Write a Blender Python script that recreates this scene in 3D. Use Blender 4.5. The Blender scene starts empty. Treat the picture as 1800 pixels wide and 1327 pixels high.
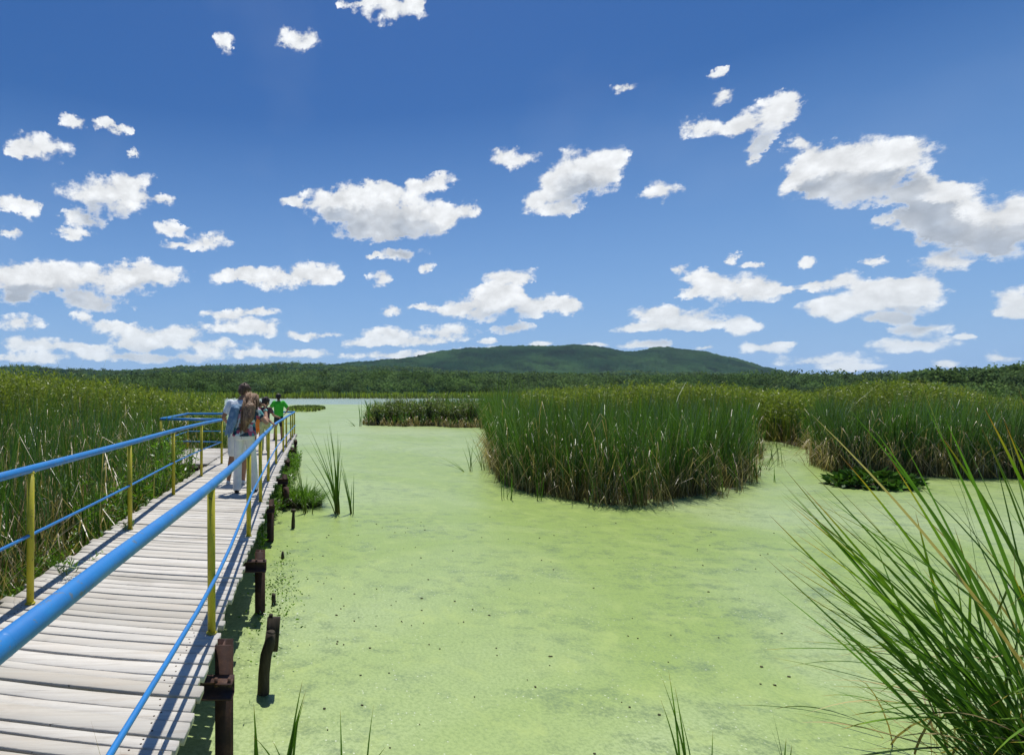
import bpy, math, random
import numpy as np
from mathutils import Vector, Matrix

random.seed(7)
RNG = np.random.default_rng(11)
SC = bpy.context.scene
COL = SC.collection

# ------------------------------------------------------------------ camera
CAM_Z = 2.35                       # eye height above the pond
cam = bpy.data.cameras.new('camera')
cam.sensor_width = 36.0
cam.lens = 20.0
cam.shift_x = 340.0 / 1800.0
cam.shift_y = 26.5 / 1800.0
cam.clip_start = 0.05
cam.clip_end = 12000.0
cam_o = bpy.data.objects.new('camera', cam)
COL.objects.link(cam_o)
cam_o.location = (0, 0, CAM_Z)
cam_o.rotation_euler = (math.radians(90), 0, 0)
SC.camera = cam_o

# ------------------------------------------------------------------ exposure
SC.view_settings.view_transform = 'Standard'
SC.view_settings.look = 'None'
SC.view_settings.exposure = 0.0
SC.view_settings.gamma = 1.0
SC.view_settings.use_curve_mapping = False
SC.cycles.max_bounces = 6
SC.cycles.diffuse_bounces = 3
SC.cycles.glossy_bounces = 2
SC.cycles.transmission_bounces = 4
SC.cycles.volume_bounces = 0
SC.cycles.transparent_max_bounces = 4
SC.cycles.sample_clamp_indirect = 4.0

# ------------------------------------------------------------------ sun
SUN_DIR = Vector((0.06, 0.36, 1.0)).normalized()      # towards the sun
SUN_EL = math.asin(SUN_DIR.z)
SUN_AZ = math.atan2(SUN_DIR.x, SUN_DIR.y)
sun = bpy.data.lights.new('sun', 'SUN')
sun.energy = 4.8
sun.angle = math.radians(0.53)
sun.color = (1.0, 0.965, 0.90)
sun_o = bpy.data.objects.new('sun', sun)
COL.objects.link(sun_o)
sun_o.rotation_euler = SUN_DIR.to_track_quat('Z', 'Y').to_euler()

# ------------------------------------------------------------------ sky and clouds (direction based world)
world = bpy.data.worlds.new('World')
SC.world = world
world.use_nodes = True
world.cycles.sampling_method = 'MANUAL'
world.cycles.sample_map_resolution = 512


class NG:
    """small node graph helper"""
    def __init__(s, nt):
        s.nt = nt
    def n(s, t, **kw):
        nd = s.nt.nodes.new(t)
        for k, v in kw.items():
            setattr(nd, k, v)
        return nd
    def l(s, a, b):
        s.nt.links.new(a, b)
    def put(s, sock, v):
        if hasattr(v, 'links'):
            s.l(v, sock)
        elif v is not None:
            sock.default_value = v
    def m(s, op, a, b=None, c=None, clamp=False):
        nd = s.n('ShaderNodeMath', operation=op, use_clamp=clamp)
        for i, v in enumerate((a, b, c)):
            s.put(nd.inputs[i], v)
        return nd.outputs[0]
    def v(s, op, a, b=None, c=None):
        nd = s.n('ShaderNodeVectorMath', operation=op)
        for i, v in enumerate((a, b, c)):
            if v is not None:
                s.put(nd.inputs[i], v)
        return nd.outputs[0]
    def noise(s, vec, scale, detail=4.0, rough=0.5, dist=0.0, dim='3D', lac=2.0):
        nd = s.n('ShaderNodeTexNoise', noise_dimensions=dim)
        s.put(nd.inputs['Vector'], vec)
        nd.inputs['Scale'].default_value = scale
        nd.inputs['Detail'].default_value = detail
        nd.inputs['Roughness'].default_value = rough
        nd.inputs['Distortion'].default_value = dist
        nd.inputs['Lacunarity'].default_value = lac
        return nd
    def mix(s, f, a, b, typ='RGBA', blend='MIX'):
        nd = s.n('ShaderNodeMix', data_type=typ)
        if typ == 'RGBA':
            nd.blend_type = blend
            i, o = (0, 6, 7), 2
        else:
            i, o = (0, 2, 3), 0
        for k, v in zip(i, (f, a, b)):
            if isinstance(v, tuple) and len(v) == 3:
                v = (*v, 1.0)
            s.put(nd.inputs[k], v)
        return nd.outputs[o]
    def ramp(s, f, stops, interp='LINEAR'):
        nd = s.n('ShaderNodeValToRGB')
        cr = nd.color_ramp
        cr.interpolation = interp
        while len(cr.elements) < len(stops):
            cr.elements.new(0.5)
        for e, (p, c) in zip(cr.elements, stops):
            e.position = p
            e.color = (*c, 1.0) if len(c) == 3 else c
        s.put(nd.inputs[0], f)
        return nd.outputs[0]
    def maprange(s, v, a, b, c=0.0, d=1.0, smooth=False):
        nd = s.n('ShaderNodeMapRange')
        if smooth:
            nd.interpolation_type = 'SMOOTHSTEP'
        s.put(nd.inputs[0], v)
        for k, x in zip((1, 2, 3, 4), (a, b, c, d)):
            nd.inputs[k].default_value = x
        return nd.outputs[0]


def sky_dir(px, py):
    """azimuth and elevation in which a point of the photograph's sky lies"""
    az = math.atan((px - 560) / 1000.0)
    el = math.atan((690 - py) / 1000.0 * math.cos(az))
    return az, el


CLOUDS = """690 14 62 30;640 0 40 12;735 2 28 9;397 72 22 24;524 70 38 24;68 257 64 24;36 262 30 15;130 215 26 13;200 225 42 10;237 267 11 7
1103 153 30 11;1265 128 16 9;1268 167 34 18;1233 222 34 22;1345 207 62 34;1380 190 35 24;1290 218 34 18;1325 256 34 14;1330 277 18 10;1410 250 36 24
1440 300 80 42;1500 292 105 46;1585 285 72 38;1420 325 56 26;1640 350 85 42;1700 385 105 46;1580 388 66 17;1795 395 80 58;1530 335 95 28;1660 415 66 20;1740 430 60 20;1625 335 60 26;1420 290 40 24
900 276 46 20;1020 305 78 46;1060 300 40 30;985 325 55 24;945 360 42 20;992 366 36 15;1165 340 38 21
670 370 110 52;590 355 70 27;515 354 34 10;720 392 80 32;785 387 36 26;825 370 24 20;757 322 46 20;660 340 42 26;660 405 60 20
185 345 84 34;228 325 38 28;145 385 42 14;285 350 34 16;130 408 36 11;22 355 30 18;48 370 18 18;12 408 26 12
300 403 32 13;365 422 42 17;312 431 30 8;700 447 50 11;748 467 18 7;652 450 14 4
150 490 150 32;40 492 80 32;265 483 68 24;170 532 70 16;30 528 50 14;145 560 22 13
485 488 110 19;560 480 48 22;440 486 60 12;670 490 24 16;890 485 52 15;905 492 34 9
880 532 92 30;1000 537 36 18;805 545 56 17;690 547 28 9;738 540 26 7;880 515 40 20;900 577 36 11;960 540 60 18
1205 472 20 10;1290 508 88 27;1240 490 40 16;1345 512 50 22;1390 508 22 9;1215 515 26 10;1420 460 22 9;1290 455 14 9;1325 467 22 6
1650 462 60 24;1535 455 28 11;1478 495 52 15;1430 502 24 9;1540 530 128 34;1600 512 60 28;1450 545 50 20;1545 508 50 18;1620 577 62 15;1600 605 84 15;1560 560 50 9;1700 592 22 7
1775 528 52 30;1790 545 54 14;1190 560 88 22;1135 575 64 8;1302 575 32 17;1155 548 46 15;1235 572 50 10
36 570 46 16;250 590 90 18;400 555 56 11;440 577 78 16;460 548 40 10;545 590 60 7;60 605 90 15;330 580 40 14;330 605 130 15;190 572 40 10
680 588 56 14;785 585 62 15;640 602 50 8;730 600 60 9;860 600 18 7;690 625 110 9;490 622 130 9;235 628 170 10;40 630 90 10;820 618 70 8
1345 612 50 12;1440 632 100 14;1130 605 55 9;1050 604 30 5;1755 627 44 12;1665 640 34 9;1500 645 60 8;150 612 60 10;1240 612 40 5;240 608 40 9;950 603 25 5;1380 605 30 6"""


def build_sky():
    nt = world.node_tree
    g = NG(nt)
    for nd in list(nt.nodes):
        nt.nodes.remove(nd)
    tc = g.n('ShaderNodeTexCoord')
    sep = g.n('ShaderNodeSeparateXYZ')
    g.l(tc.outputs['Generated'], sep.inputs[0])
    az = g.m('ARCTAN2', sep.outputs[0], sep.outputs[1])
    el = g.m('ARCSINE', sep.outputs[2])
    cmb = g.n('ShaderNodeCombineXYZ')
    g.l(az, cmb.inputs[0]); g.l(el, cmb.inputs[1])
    P0 = cmb.outputs[0]
    # ragged outlines: finer near the horizon, where the clouds are farther away
    nscale = g.v('MULTIPLY', P0, (1.0, 1.45, 1.0))
    w1 = g.noise(nscale, 17.0, 5.0, 0.68, dim='2D')
    off = g.v('MULTIPLY_ADD', w1.outputs['Color'], (0.060, 0.040, 0.0), (-0.030, -0.020, 0.0))
    lowk = g.maprange(el, 0.0, 0.22, 0.22, 1.0)
    sc = g.n('ShaderNodeVectorMath', operation='SCALE')
    g.l(off, sc.inputs[0]); g.l(lowk, sc.inputs[3])
    P = g.v('ADD', P0, sc.outputs[0])

    def field(vec, rows, grow=1.0):
        acc = None
        for i, (cx, cy, rx, ry) in enumerate(rows):
            if i % 8 == 7:                     # keeps the node chain in sequence
                vec = g.v('MULTIPLY_ADD', acc, (1e-7, 1e-7, 0.0), vec)
            a0, e0 = sky_dir(cx, cy)
            ax, _ = sky_dir(cx + 4, cy)
            _, ey = sky_dir(cx, cy - 4)
            ra = rx * (ax - a0) / 4 * 1.19 * grow
            re = ry * (ey - e0) / 4 * 1.22 * grow
            q = g.v('MULTIPLY_ADD', vec, (1 / ra, 1 / re, 0.0), (-a0 / ra, -e0 / re, 0.0))
            gr = g.n('ShaderNodeTexGradient', gradient_type='SPHERICAL')
            g.l(q, gr.inputs[0])
            acc = gr.outputs['Fac'] if acc is None else g.m('ADD', acc, gr.outputs['Fac'])
        return acc
    rows = [tuple(float(x) for x in r.split()) for r in CLOUDS.replace('\n', ';').split(';')]
    F = field(P, rows)
    # ragged torn fringe only at the rim, rounded lobes inside
    det = g.noise(nscale, 26.0, 6.0, 0.585, dim='2D')
    # puffy lobes
    vo = g.n('ShaderNodeTexVoronoi', feature='F1', voronoi_dimensions='2D')
    g.l(g.v('MULTIPLY_ADD', w1.outputs['Color'], (0.05, 0.05, 0.0), nscale), vo.inputs['Vector'])
    vo.inputs['Scale'].default_value = 42.0
    lobes = vo.outputs['Distance']
    # elsewhere in the sky (beside and behind the camera) loose cumulus of the same kind
    amp = g.maprange(det.outputs['Fac'], 0.25, 0.75, -0.5, 0.5)
    gate = g.maprange(F, 0.0, 0.14)
    d = g.m('MULTIPLY_ADD', g.m('MULTIPLY', amp, gate), 1.0, F)
    d = g.m('MULTIPLY_ADD', lobes, -0.26, d)
    behind = g.m('MULTIPLY', g.maprange(g.m('ABSOLUTE', az), 1.0, 1.25), g.maprange(el, 0.02, 0.8, 1.0, 0.1))
    far = g.noise(nscale, 3.2, 3.0, 0.55, dim='2D')
    extra = g.m('MULTIPLY', g.maprange(far.outputs['Fac'], 0.52, 0.70), behind)
    d = g.m('MAXIMUM', d, g.m('MULTIPLY_ADD', extra, 0.9, g.m('MULTIPLY_ADD', g.m('MULTIPLY', amp, extra), 0.6, -0.2)))
    alpha = g.maprange(d, 0.0, 0.56, 0.0, 1.0, smooth=True)
    thick = g.maprange(d, 0.16, 0.62, 0.0, 1.0, smooth=True)
    # grey undersides: how much cloud stands above this direction
    big = [r for r in rows if r[2] * r[3] > 1500]
    sh = g.v('ADD', P, (0.0, 0.030, 0.0))
    above = g.maprange(field(sh, big), 0.18, 0.75, 0.0, 1.0, smooth=True)
    mott = g.maprange(g.noise(nscale, 15.0, 2.0, 0.55, dim='2D').outputs['Fac'], 0.35, 0.65, 0.55, 1.0)
    grey = g.m('MULTIPLY', g.m('MULTIPLY', above, thick), mott)
    relief = g.maprange(det.outputs['Fac'], 0.3, 0.7, 0.82, 1.07)
    lob2 = g.maprange(lobes, 0.05, 0.55, 1.04, 0.92)
    ccol = g.mix(grey, (0.93, 0.955, 0.98), (0.46, 0.52, 0.61))
    sc2 = g.n('ShaderNodeVectorMath', operation='SCALE')
    g.l(ccol, sc2.inputs[0]); g.l(g.m('MULTIPLY', relief, lob2), sc2.inputs[3])
    ccol = sc2.outputs[0]
    # the air: physical sky, deepened as through a polariser
    sky = g.n('ShaderNodeTexSky', sky_type='NISHITA', sun_disc=False)
    sky.sun_elevation = SUN_EL
    sky.sun_rotation = SUN_AZ
    sky.air_density = 1.0
    sky.dust_density = 0.3
    sky.ozone_density = 1.0
    hs = g.n('ShaderNodeHueSaturation')
    hs.inputs['Hue'].default_value = 0.512
    hs.inputs['Saturation'].default_value = SKY_SAT
    g.l(sky.outputs[0], hs.inputs['Color'])
    sks = g.n('ShaderNodeVectorMath', operation='SCALE')
    g.l(hs.outputs[0], sks.inputs[0])
    sks.inputs[3].default_value = SKY_STRENGTH
    low = g.maprange(el, 0.0, 0.45, 0.85, 0.05)
    air = g.mix(low, sks.outputs[0], (0.245, 0.465, 0.86))
    ccol = g.mix(g.maprange(el, 0.0, 0.16, 0.45, 0.0), ccol, (0.66, 0.79, 0.90))
    wisp = g.m('MULTIPLY', g.maprange(far.outputs['Fac'], 0.55, 0.8, 0.0, 0.03), 1.0)
    air = g.mix(wisp, air, (0.80, 0.88, 0.95))
    tot = g.mix(alpha, air, ccol)
    bg = g.n('ShaderNodeBackground')
    bg.inputs['Strength'].default_value = 1.0
    g.l(tot, bg.inputs['Color'])
    out = g.n('ShaderNodeOutputWorld')
    g.l(bg.outputs[0], out.inputs[0])


SKY_SAT = 1.47
SKY_STRENGTH = 0.078
build_sky()

# ------------------------------------------------------------------ helpers
def tag(o, label=None, cat=None, group=None, kind=None):
    if label: o['label'] = label
    if cat: o['category'] = cat
    if group: o['group'] = group
    if kind: o['kind'] = kind
    return o


def empty(name, loc=(0, 0, 0), rz=0.0):
    o = bpy.data.objects.new(name, None)
    o.empty_display_size = 0.2
    o.location = loc
    o.rotation_euler = (0, 0, rz)
    COL.objects.link(o)
    return o


def mesh_np(name, V, F, mats, parent=None, smooth=False, tint=None, mi=None, loc=None):
    """V (n,3), F (m,k) one face size or a list of such arrays"""
    V = np.asarray(V, dtype=np.float32)
    Fs = F if isinstance(F, list) else [F]
    Fs = [np.asarray(f, dtype=np.int32) for f in Fs if len(f)]
    idx = np.concatenate([f.ravel() for f in Fs])
    tot = np.concatenate([np.full(len(f), f.shape[1], dtype=np.int32) for f in Fs])
    start = np.concatenate([[0], np.cumsum(tot)[:-1]]).astype(np.int32)
    me = bpy.data.meshes.new(name)
    me.vertices.add(len(V)); me.vertices.foreach_set('co', V.ravel())
    me.loops.add(len(idx)); me.loops.foreach_set('vertex_index', idx)
    me.polygons.add(len(tot)); me.polygons.foreach_set('loop_start', start)
    if smooth:
        me.polygons.foreach_set('use_smooth', np.ones(len(tot), dtype=bool))
    if mi is not None:
        me.polygons.foreach_set('material_index', np.asarray(mi, dtype=np.int32))
    if tint is not None:
        at = me.attributes.new('tint', 'FLOAT_COLOR', 'POINT')
        t = np.asarray(tint, dtype=np.float32)
        if t.shape[1] == 3:
            t = np.concatenate([t, np.ones((len(t), 1), np.float32)], 1)
        at.data.foreach_set('color', t.ravel())
    me.update(calc_edges=True)
    for m in (mats if isinstance(mats, (list, tuple)) else [mats]):
        me.materials.append(m)
    o = bpy.data.objects.new(name, me)
    COL.objects.link(o)
    if parent is not None:
        o.parent = parent
    if loc is not None:
        o.location = loc
    return o


class MB:
    """collects boxes, tubes and prisms into one mesh"""
    def __init__(s):
        s.V = []; s.F = {}; s.n = 0; s.T = []
    def add(s, V, faces, t=(0.5, 0.5, 0.5)):
        V = np.asarray(V, dtype=float)
        for f in faces:
            s.F.setdefault(len(f), []).append([i + s.n for i in f])
        s.V.append(V); s.n += len(V)
        s.T.append(np.tile(np.asarray(t, dtype=float), (len(V), 1)))
    def box(s, c, size, rot=None, t=(0.5, 0.5, 0.5), bev=0.0):
        h = np.asarray(size, dtype=float) / 2
        if bev > 0:
            b = min(bev, h.min() * 0.6)
            V = []
            for sx in (-1, 1):
                for sy in (-1, 1):
                    for sz in (-1, 1):
                        V += [(sx * h[0], sy * (h[1] - b), sz * (h[2] - b)), (sx * (h[0] - b), sy * h[1], sz * (h[2] - b)), (sx * (h[0] - b), sy * (h[1] - b), sz * h[2])]
            def i(sx, sy, sz, k):
                return ((sx > 0) * 4 + (sy > 0) * 2 + (sz > 0)) * 3 + k
            F = []
            for sg in (-1, 1):
                q = [(-1, -1), (1, -1), (1, 1), (-1, 1)]
                for ax in range(3):
                    f = []
                    for a, b_ in q:
                        co = [0, 0, 0]; co[ax] = sg; co[(ax + 1) % 3] = a; co[(ax + 2) % 3] = b_
                        f.append(i(*co, ax))
                    F.append(f if sg > 0 else f[::-1])
            for ax in range(3):
                a1, a2 = (ax + 1) % 3, (ax + 2) % 3
                for s1 in (-1, 1):
                    for s2 in (-1, 1):
                        c0 = [0, 0, 0]; c0[a1] = s1; c0[a2] = s2
                        c1 = list(c0); c0[ax] = -1; c1[ax] = 1
                        F.append([i(*c0, a1), i(*c1, a1), i(*c1, a2), i(*c0, a2)])
            for sx in (-1, 1):
                for sy in (-1, 1):
                    for sz in (-1, 1):
                        F.append([i(sx, sy, sz, 0), i(sx, sy, sz, 1), i(sx, sy, sz, 2)])
            V = np.array(V)
        else:
            V = np.array([(x, y, z) for x in (-h[0], h[0]) for y in (-h[1], h[1]) for z in (-h[2], h[2])])
            F = [(0, 1, 3, 2), (4, 6, 7, 5), (0, 4, 5, 1), (2, 3, 7, 6), (0, 2, 6, 4), (1, 5, 7, 3)]
        if rot is not None:
            V = V @ np.array(rot).T
        s.add(V + np.asarray(c), F, t)
    def tube(s, P, R, n=10, caps=True, t=(0.5, 0.5, 0.5), jit=0.0):
        P = [Vector(p) for p in P]
        R = [R] * len(P) if isinstance(R, (int, float)) else R
        V = []; F = []
        d = (P[1] - P[0]).normalized()
        u = d.orthogonal().normalized()
        for k, p in enumerate(P):
            if 0 < k < len(P) - 1:
                d2 = ((P[k + 1] - p).normalized() + (p - P[k - 1]).normalized()).normalized()
            else:
                d2 = (P[k] - P[k - 1]).normalized() if k else d
            u = (u - d2 * u.dot(d2)).normalized()
            w = d2.cross(u)
            for j in range(n):
                a = 2 * math.pi * j / n
                r = R[k] * (1 + (random.uniform(-jit, jit) if jit else 0))
                V.append(p + (u * math.cos(a) + w * math.sin(a)) * r)
        for k in range(len(P) - 1):
            for j in range(n):
                a = k * n + j; b = k * n + (j + 1) % n
                F.append((a, b, b + n, a + n))
        if caps:
            F.append(tuple(range(n))[::-1]); F.append(tuple(range((len(P) - 1) * n, len(P) * n)))
        s.add([tuple(v) for v in V], F, t)
    def prism(s, prof, p0, p1, ax, ay, t=(0.5, 0.5, 0.5)):
        """a 2-D profile carried from p0 to p1"""
        p0, p1, ax, ay = (np.asarray(q, dtype=float) for q in (p0, p1, ax, ay))
        n = len(prof)
        V = [p0 + ax * a + ay * b for a, b in prof] + [p1 + ax * a + ay * b for a, b in prof]
        F = [(j, (j + 1) % n, n + (j + 1) % n, n + j) for j in range(n)]
        F += [tuple(range(n))[::-1], tuple(range(n, 2 * n))]
        s.add(V, F, t)
    def ball(s, c, r, n=8, m=6, t=(0.5, 0.5, 0.5), jit=0.0):
        r = np.asarray(r, dtype=float) * np.ones(3)
        V = [(0, 0, -1)]
        for i in range(1, m):
            ph = math.pi * i / m - math.pi / 2
            for j in range(n):
                a = 2 * math.pi * j / n
                V.append((math.cos(a) * math.cos(ph), math.sin(a) * math.cos(ph), math.sin(ph)))
        V.append((0, 0, 1))
        V = np.array(V)
        if jit:
            V = V * (1 + RNG.uniform(-jit, jit, (len(V), 1)))
        F = [(0, 1 + (j + 1) % n, 1 + j) for j in range(n)]
        for i in range(m - 2):
            for j in range(n):
                a = 1 + i * n + j; b = 1 + i * n + (j + 1) % n
                F.append((a, b, b + n, a + n))
        l = len(V) - 1
        F += [(1 + (m - 2) * n + j, 1 + (m - 2) * n + (j + 1) % n, l) for j in range(n)]
        s.add(V * r + np.asarray(c), F, t)
    def build(s, name, mat, parent=None, smooth=False, loc=None, tint=False):
        V = np.concatenate(s.V)
        off = np.zeros(3)
        return mesh_np(name, V, list(s.F.values()), mat, parent, smooth, np.concatenate(s.T) if tint else None, loc=loc)


def copy_tree(o, parent=None):
    c = o.copy()
    COL.objects.link(c)
    if parent is not None:
        c.parent = parent
    for ch in list(o.children):
        copy_tree(ch, c)
    return c


def at(px, py, z=0.0):
    """the point of height z that a point of the photograph shows"""
    Y = (CAM_Z - z) / ((py - 690) / 1000.0)
    return np.array([(px - 560) / 1000.0 * Y, Y, z])


# ------------------------------------------------------------------ materials
def new_mat(name):
    m = bpy.data.materials.new(name)
    m.use_nodes = True
    nt = m.node_tree
    for nd in list(nt.nodes):
        nt.nodes.remove(nd)
    g = NG(nt)
    out = g.n('ShaderNodeOutputMaterial')
    return m, g, out


def principled(g, out, col, rough=0.6, spec=0.5, bump=None, bdist=0.01, bstr=0.5, metal=0.0):
    b = g.n('ShaderNodeBsdfPrincipled')
    g.put(b.inputs['Base Color'], (*col, 1.0) if isinstance(col, tuple) and len(col) == 3 else col)
    g.put(b.inputs['Roughness'], rough)
    g.put(b.inputs['Specular IOR Level'], spec)
    b.inputs['Metallic'].default_value = metal
    if bump is not None:
        bp = g.n('ShaderNodeBump')
        bp.inputs['Distance'].default_value = bdist
        bp.inputs['Strength'].default_value = bstr
        g.l(bump, bp.inputs['Height'])
        g.l(bp.outputs[0], b.inputs['Normal'])
    g.l(b.outputs[0], out.inputs[0])
    return b


def objco(g):
    return g.n('ShaderNodeTexCoord').outputs['Object']


def tint_attr(g):
    a = g.n('ShaderNodeAttribute', attribute_name='tint')
    sp = g.n('ShaderNodeSeparateColor')
    g.l(a.outputs['Color'], sp.inputs[0])
    return sp.outputs


def mat_paint(name, base, dark, chip, rough=0.38):
    m, g, out = new_mat(name)
    co = objco(g)
    n1 = g.noise(co, 6.0, 4.0, 0.6)
    col = g.mix(g.maprange(n1.outputs['Fac'], 0.35, 0.7), base, dark)
    n2 = g.noise(co, 28.0, 5.0, 0.7)
    k = g.maprange(n2.outputs['Fac'], 0.61, 0.635)
    col = g.mix(k, col, chip)
    n3 = g.noise(co, 3.0, 3.0, 0.6)
    principled(g, out, col, g.maprange(n3.outputs['Fac'], 0.3, 0.7, rough, rough + 0.25), 0.5, n2.outputs['Fac'], 0.002, 0.5)
    return m


def mat_wood():
    m, g, out = new_mat('weathered_planks')
    co = objco(g)
    t = tint_attr(g)
    off = g.n('ShaderNodeCombineXYZ')
    g.l(g.m('MULTIPLY', t[0], 37.0), off.inputs[0]); g.l(g.m('MULTIPLY', t[1], 19.0), off.inputs[2])
    p = g.v('ADD', co, off.outputs[0])
    grain = g.noise(g.v('MULTIPLY', p, (1.6, 42.0, 10.0)), 1.0, 6.0, 0.65, 0.6)
    fine = g.noise(g.v('MULTIPLY', p, (7.0, 210.0, 30.0)), 1.0, 3.0, 0.6)
    big = g.noise(g.v('MULTIPLY', p, (1.2, 5.0, 3.0)), 1.0, 4.0, 0.6)
    vo = g.n('ShaderNodeTexVoronoi', feature='F1')
    g.l(g.v('MULTIPLY', p, (1.7, 4.6, 0.5)), vo.inputs['Vector'])
    vo.inputs['Scale'].default_value = 1.0
    knot = g.maprange(vo.outputs['Distance'], 0.03, 0.085, 0.8, 0.0, smooth=True)
    ring = g.m('SINE', g.m('MULTIPLY', vo.outputs['Distance'], 95.0))
    ringm = g.m('MULTIPLY', g.maprange(vo.outputs['Distance'], 0.10, 0.26, 1.0, 0.0), g.maprange(ring, -1.0, 1.0, 0.0, 0.5))
    base = g.mix(g.maprange(t[2], 0.0, 1.0), (0.43, 0.405, 0.35), (0.66, 0.63, 0.57))
    col = g.mix(g.maprange(grain.outputs['Fac'], 0.46, 0.82), base, (0.40, 0.36, 0.30))
    col = g.mix(g.m('MULTIPLY', g.maprange(fine.outputs['Fac'], 0.5, 0.8), 0.4), col, (0.32, 0.29, 0.25))
    col = g.mix(g.m('MULTIPLY', g.maprange(big.outputs['Fac'], 0.5, 0.78), 0.45), col, (0.52, 0.44, 0.34))
    col = g.mix(g.m('MULTIPLY', g.maprange(big.outputs['Fac'], 0.28, 0.45, 1.0, 0.0), 0.35), col, (0.42, 0.405, 0.38))
    col = g.mix(g.m('MULTIPLY', ringm, 0.5), col, (0.40, 0.32, 0.23))
    crack = g.noise(g.v('MULTIPLY', p, (2.2, 150.0, 20.0)), 1.0, 2.0, 0.5, 0.2)
    col = g.mix(g.maprange(crack.outputs['Fac'], 0.70, 0.74, 0.0, 0.85), col, (0.10, 0.08, 0.06))
    blot = g.noise(co, 1.3, 5.0, 0.7)
    col = g.mix(g.maprange(blot.outputs['Fac'], 0.55, 0.72, 0.0, 0.45), col, (0.30, 0.27, 0.22))
    col = g.mix(knot, col, (0.27, 0.20, 0.14))
    col = g.mix(g.m('GREATER_THAN', t[2], 1.5), col, (0.05, 0.03, 0.02))
    h = g.m('ADD', grain.outputs['Fac'], g.m('MULTIPLY', fine.outputs['Fac'], 0.6))
    principled(g, out, col, 0.8, 0.25, h, 0.004, 0.7)
    return m


def mat_rust():
    m, g, out = new_mat('rusty_steel')
    co = objco(g)
    n1 = g.noise(co, 7.0, 6.0, 0.7)
    n2 = g.noise(g.v('MULTIPLY', co, (14.0, 14.0, 3.0)), 1.0, 5.0, 0.6)
    col = g.ramp(n1.outputs['Fac'], [(0.3, (0.026, 0.016, 0.013)), (0.5, (0.060, 0.028, 0.019)), (0.72, (0.14, 0.066, 0.038))])
    col = g.mix(g.maprange(n2.outputs['Fac'], 0.5, 0.75), col, (0.05, 0.03, 0.028))
    principled(g, out, col, 0.75, 0.4, n1.outputs['Fac'], 0.004, 0.8)
    return m


def mat_noise(name, stops, scale=(8, 8, 8), rough=0.8, bdist=0.01, detail=6.0, spec=0.3):
    m, g, out = new_mat(name)
    co = objco(g)
    n1 = g.noise(g.v('MULTIPLY', co, scale), 1.0, detail, 0.65)
    principled(g, out, g.ramp(n1.outputs['Fac'], stops), rough, spec, n1.outputs['Fac'], bdist, 0.8)
    return m


def mat_leaf(name, rows, trans=0.35, gloss=0.12, rough=0.45):
    """rows: ramps over tint.g (0 foot .. 1 tip) for plant kinds picked by tint.b; tint.r is the plant's own shade"""
    m, g, out = new_mat(name)
    t = tint_attr(g)
    col = None
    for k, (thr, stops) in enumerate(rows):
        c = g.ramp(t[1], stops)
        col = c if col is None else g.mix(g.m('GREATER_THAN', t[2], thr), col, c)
    sc = g.n('ShaderNodeVectorMath', operation='SCALE')
    g.l(col, sc.inputs[0]); g.l(g.maprange(t[0], 0.0, 1.0, 0.42, 1.75), sc.inputs[3])
    c = g.mix(g.m('MULTIPLY', t[0], 0.25), sc.outputs[0], (0.13, 0.16, 0.02))
    di = g.n('ShaderNodeBsdfDiffuse'); g.l(c, di.inputs['Color'])
    tr = g.n('ShaderNodeBsdfTranslucent')
    tc = g.v('MULTIPLY', c, (1.25, 1.35, 0.55)); g.l(tc, tr.inputs['Color'])
    mx = g.n('ShaderNodeMixShader'); mx.inputs[0].default_value = trans
    g.l(di.outputs[0], mx.inputs[1]); g.l(tr.outputs[0], mx.inputs[2])
    gl = g.n('ShaderNodeBsdfGlossy'); gl.inputs['Roughness'].default_value = rough + 0.1
    gl.inputs['Color'].default_value = (1, 1, 1, 1)
    fr = g.n('ShaderNodeFresnel'); fr.inputs[0].default_value = 1.4
    m2 = g.n('ShaderNodeMixShader')
    g.l(g.m('MULTIPLY', fr.outputs[0], gloss * 1.3), m2.inputs[0])
    g.l(mx.outputs[0], m2.inputs[1]); g.l(gl.outputs[0], m2.inputs[2])
    g.l(m2.outputs[0], out.inputs[0])
    return m


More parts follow.
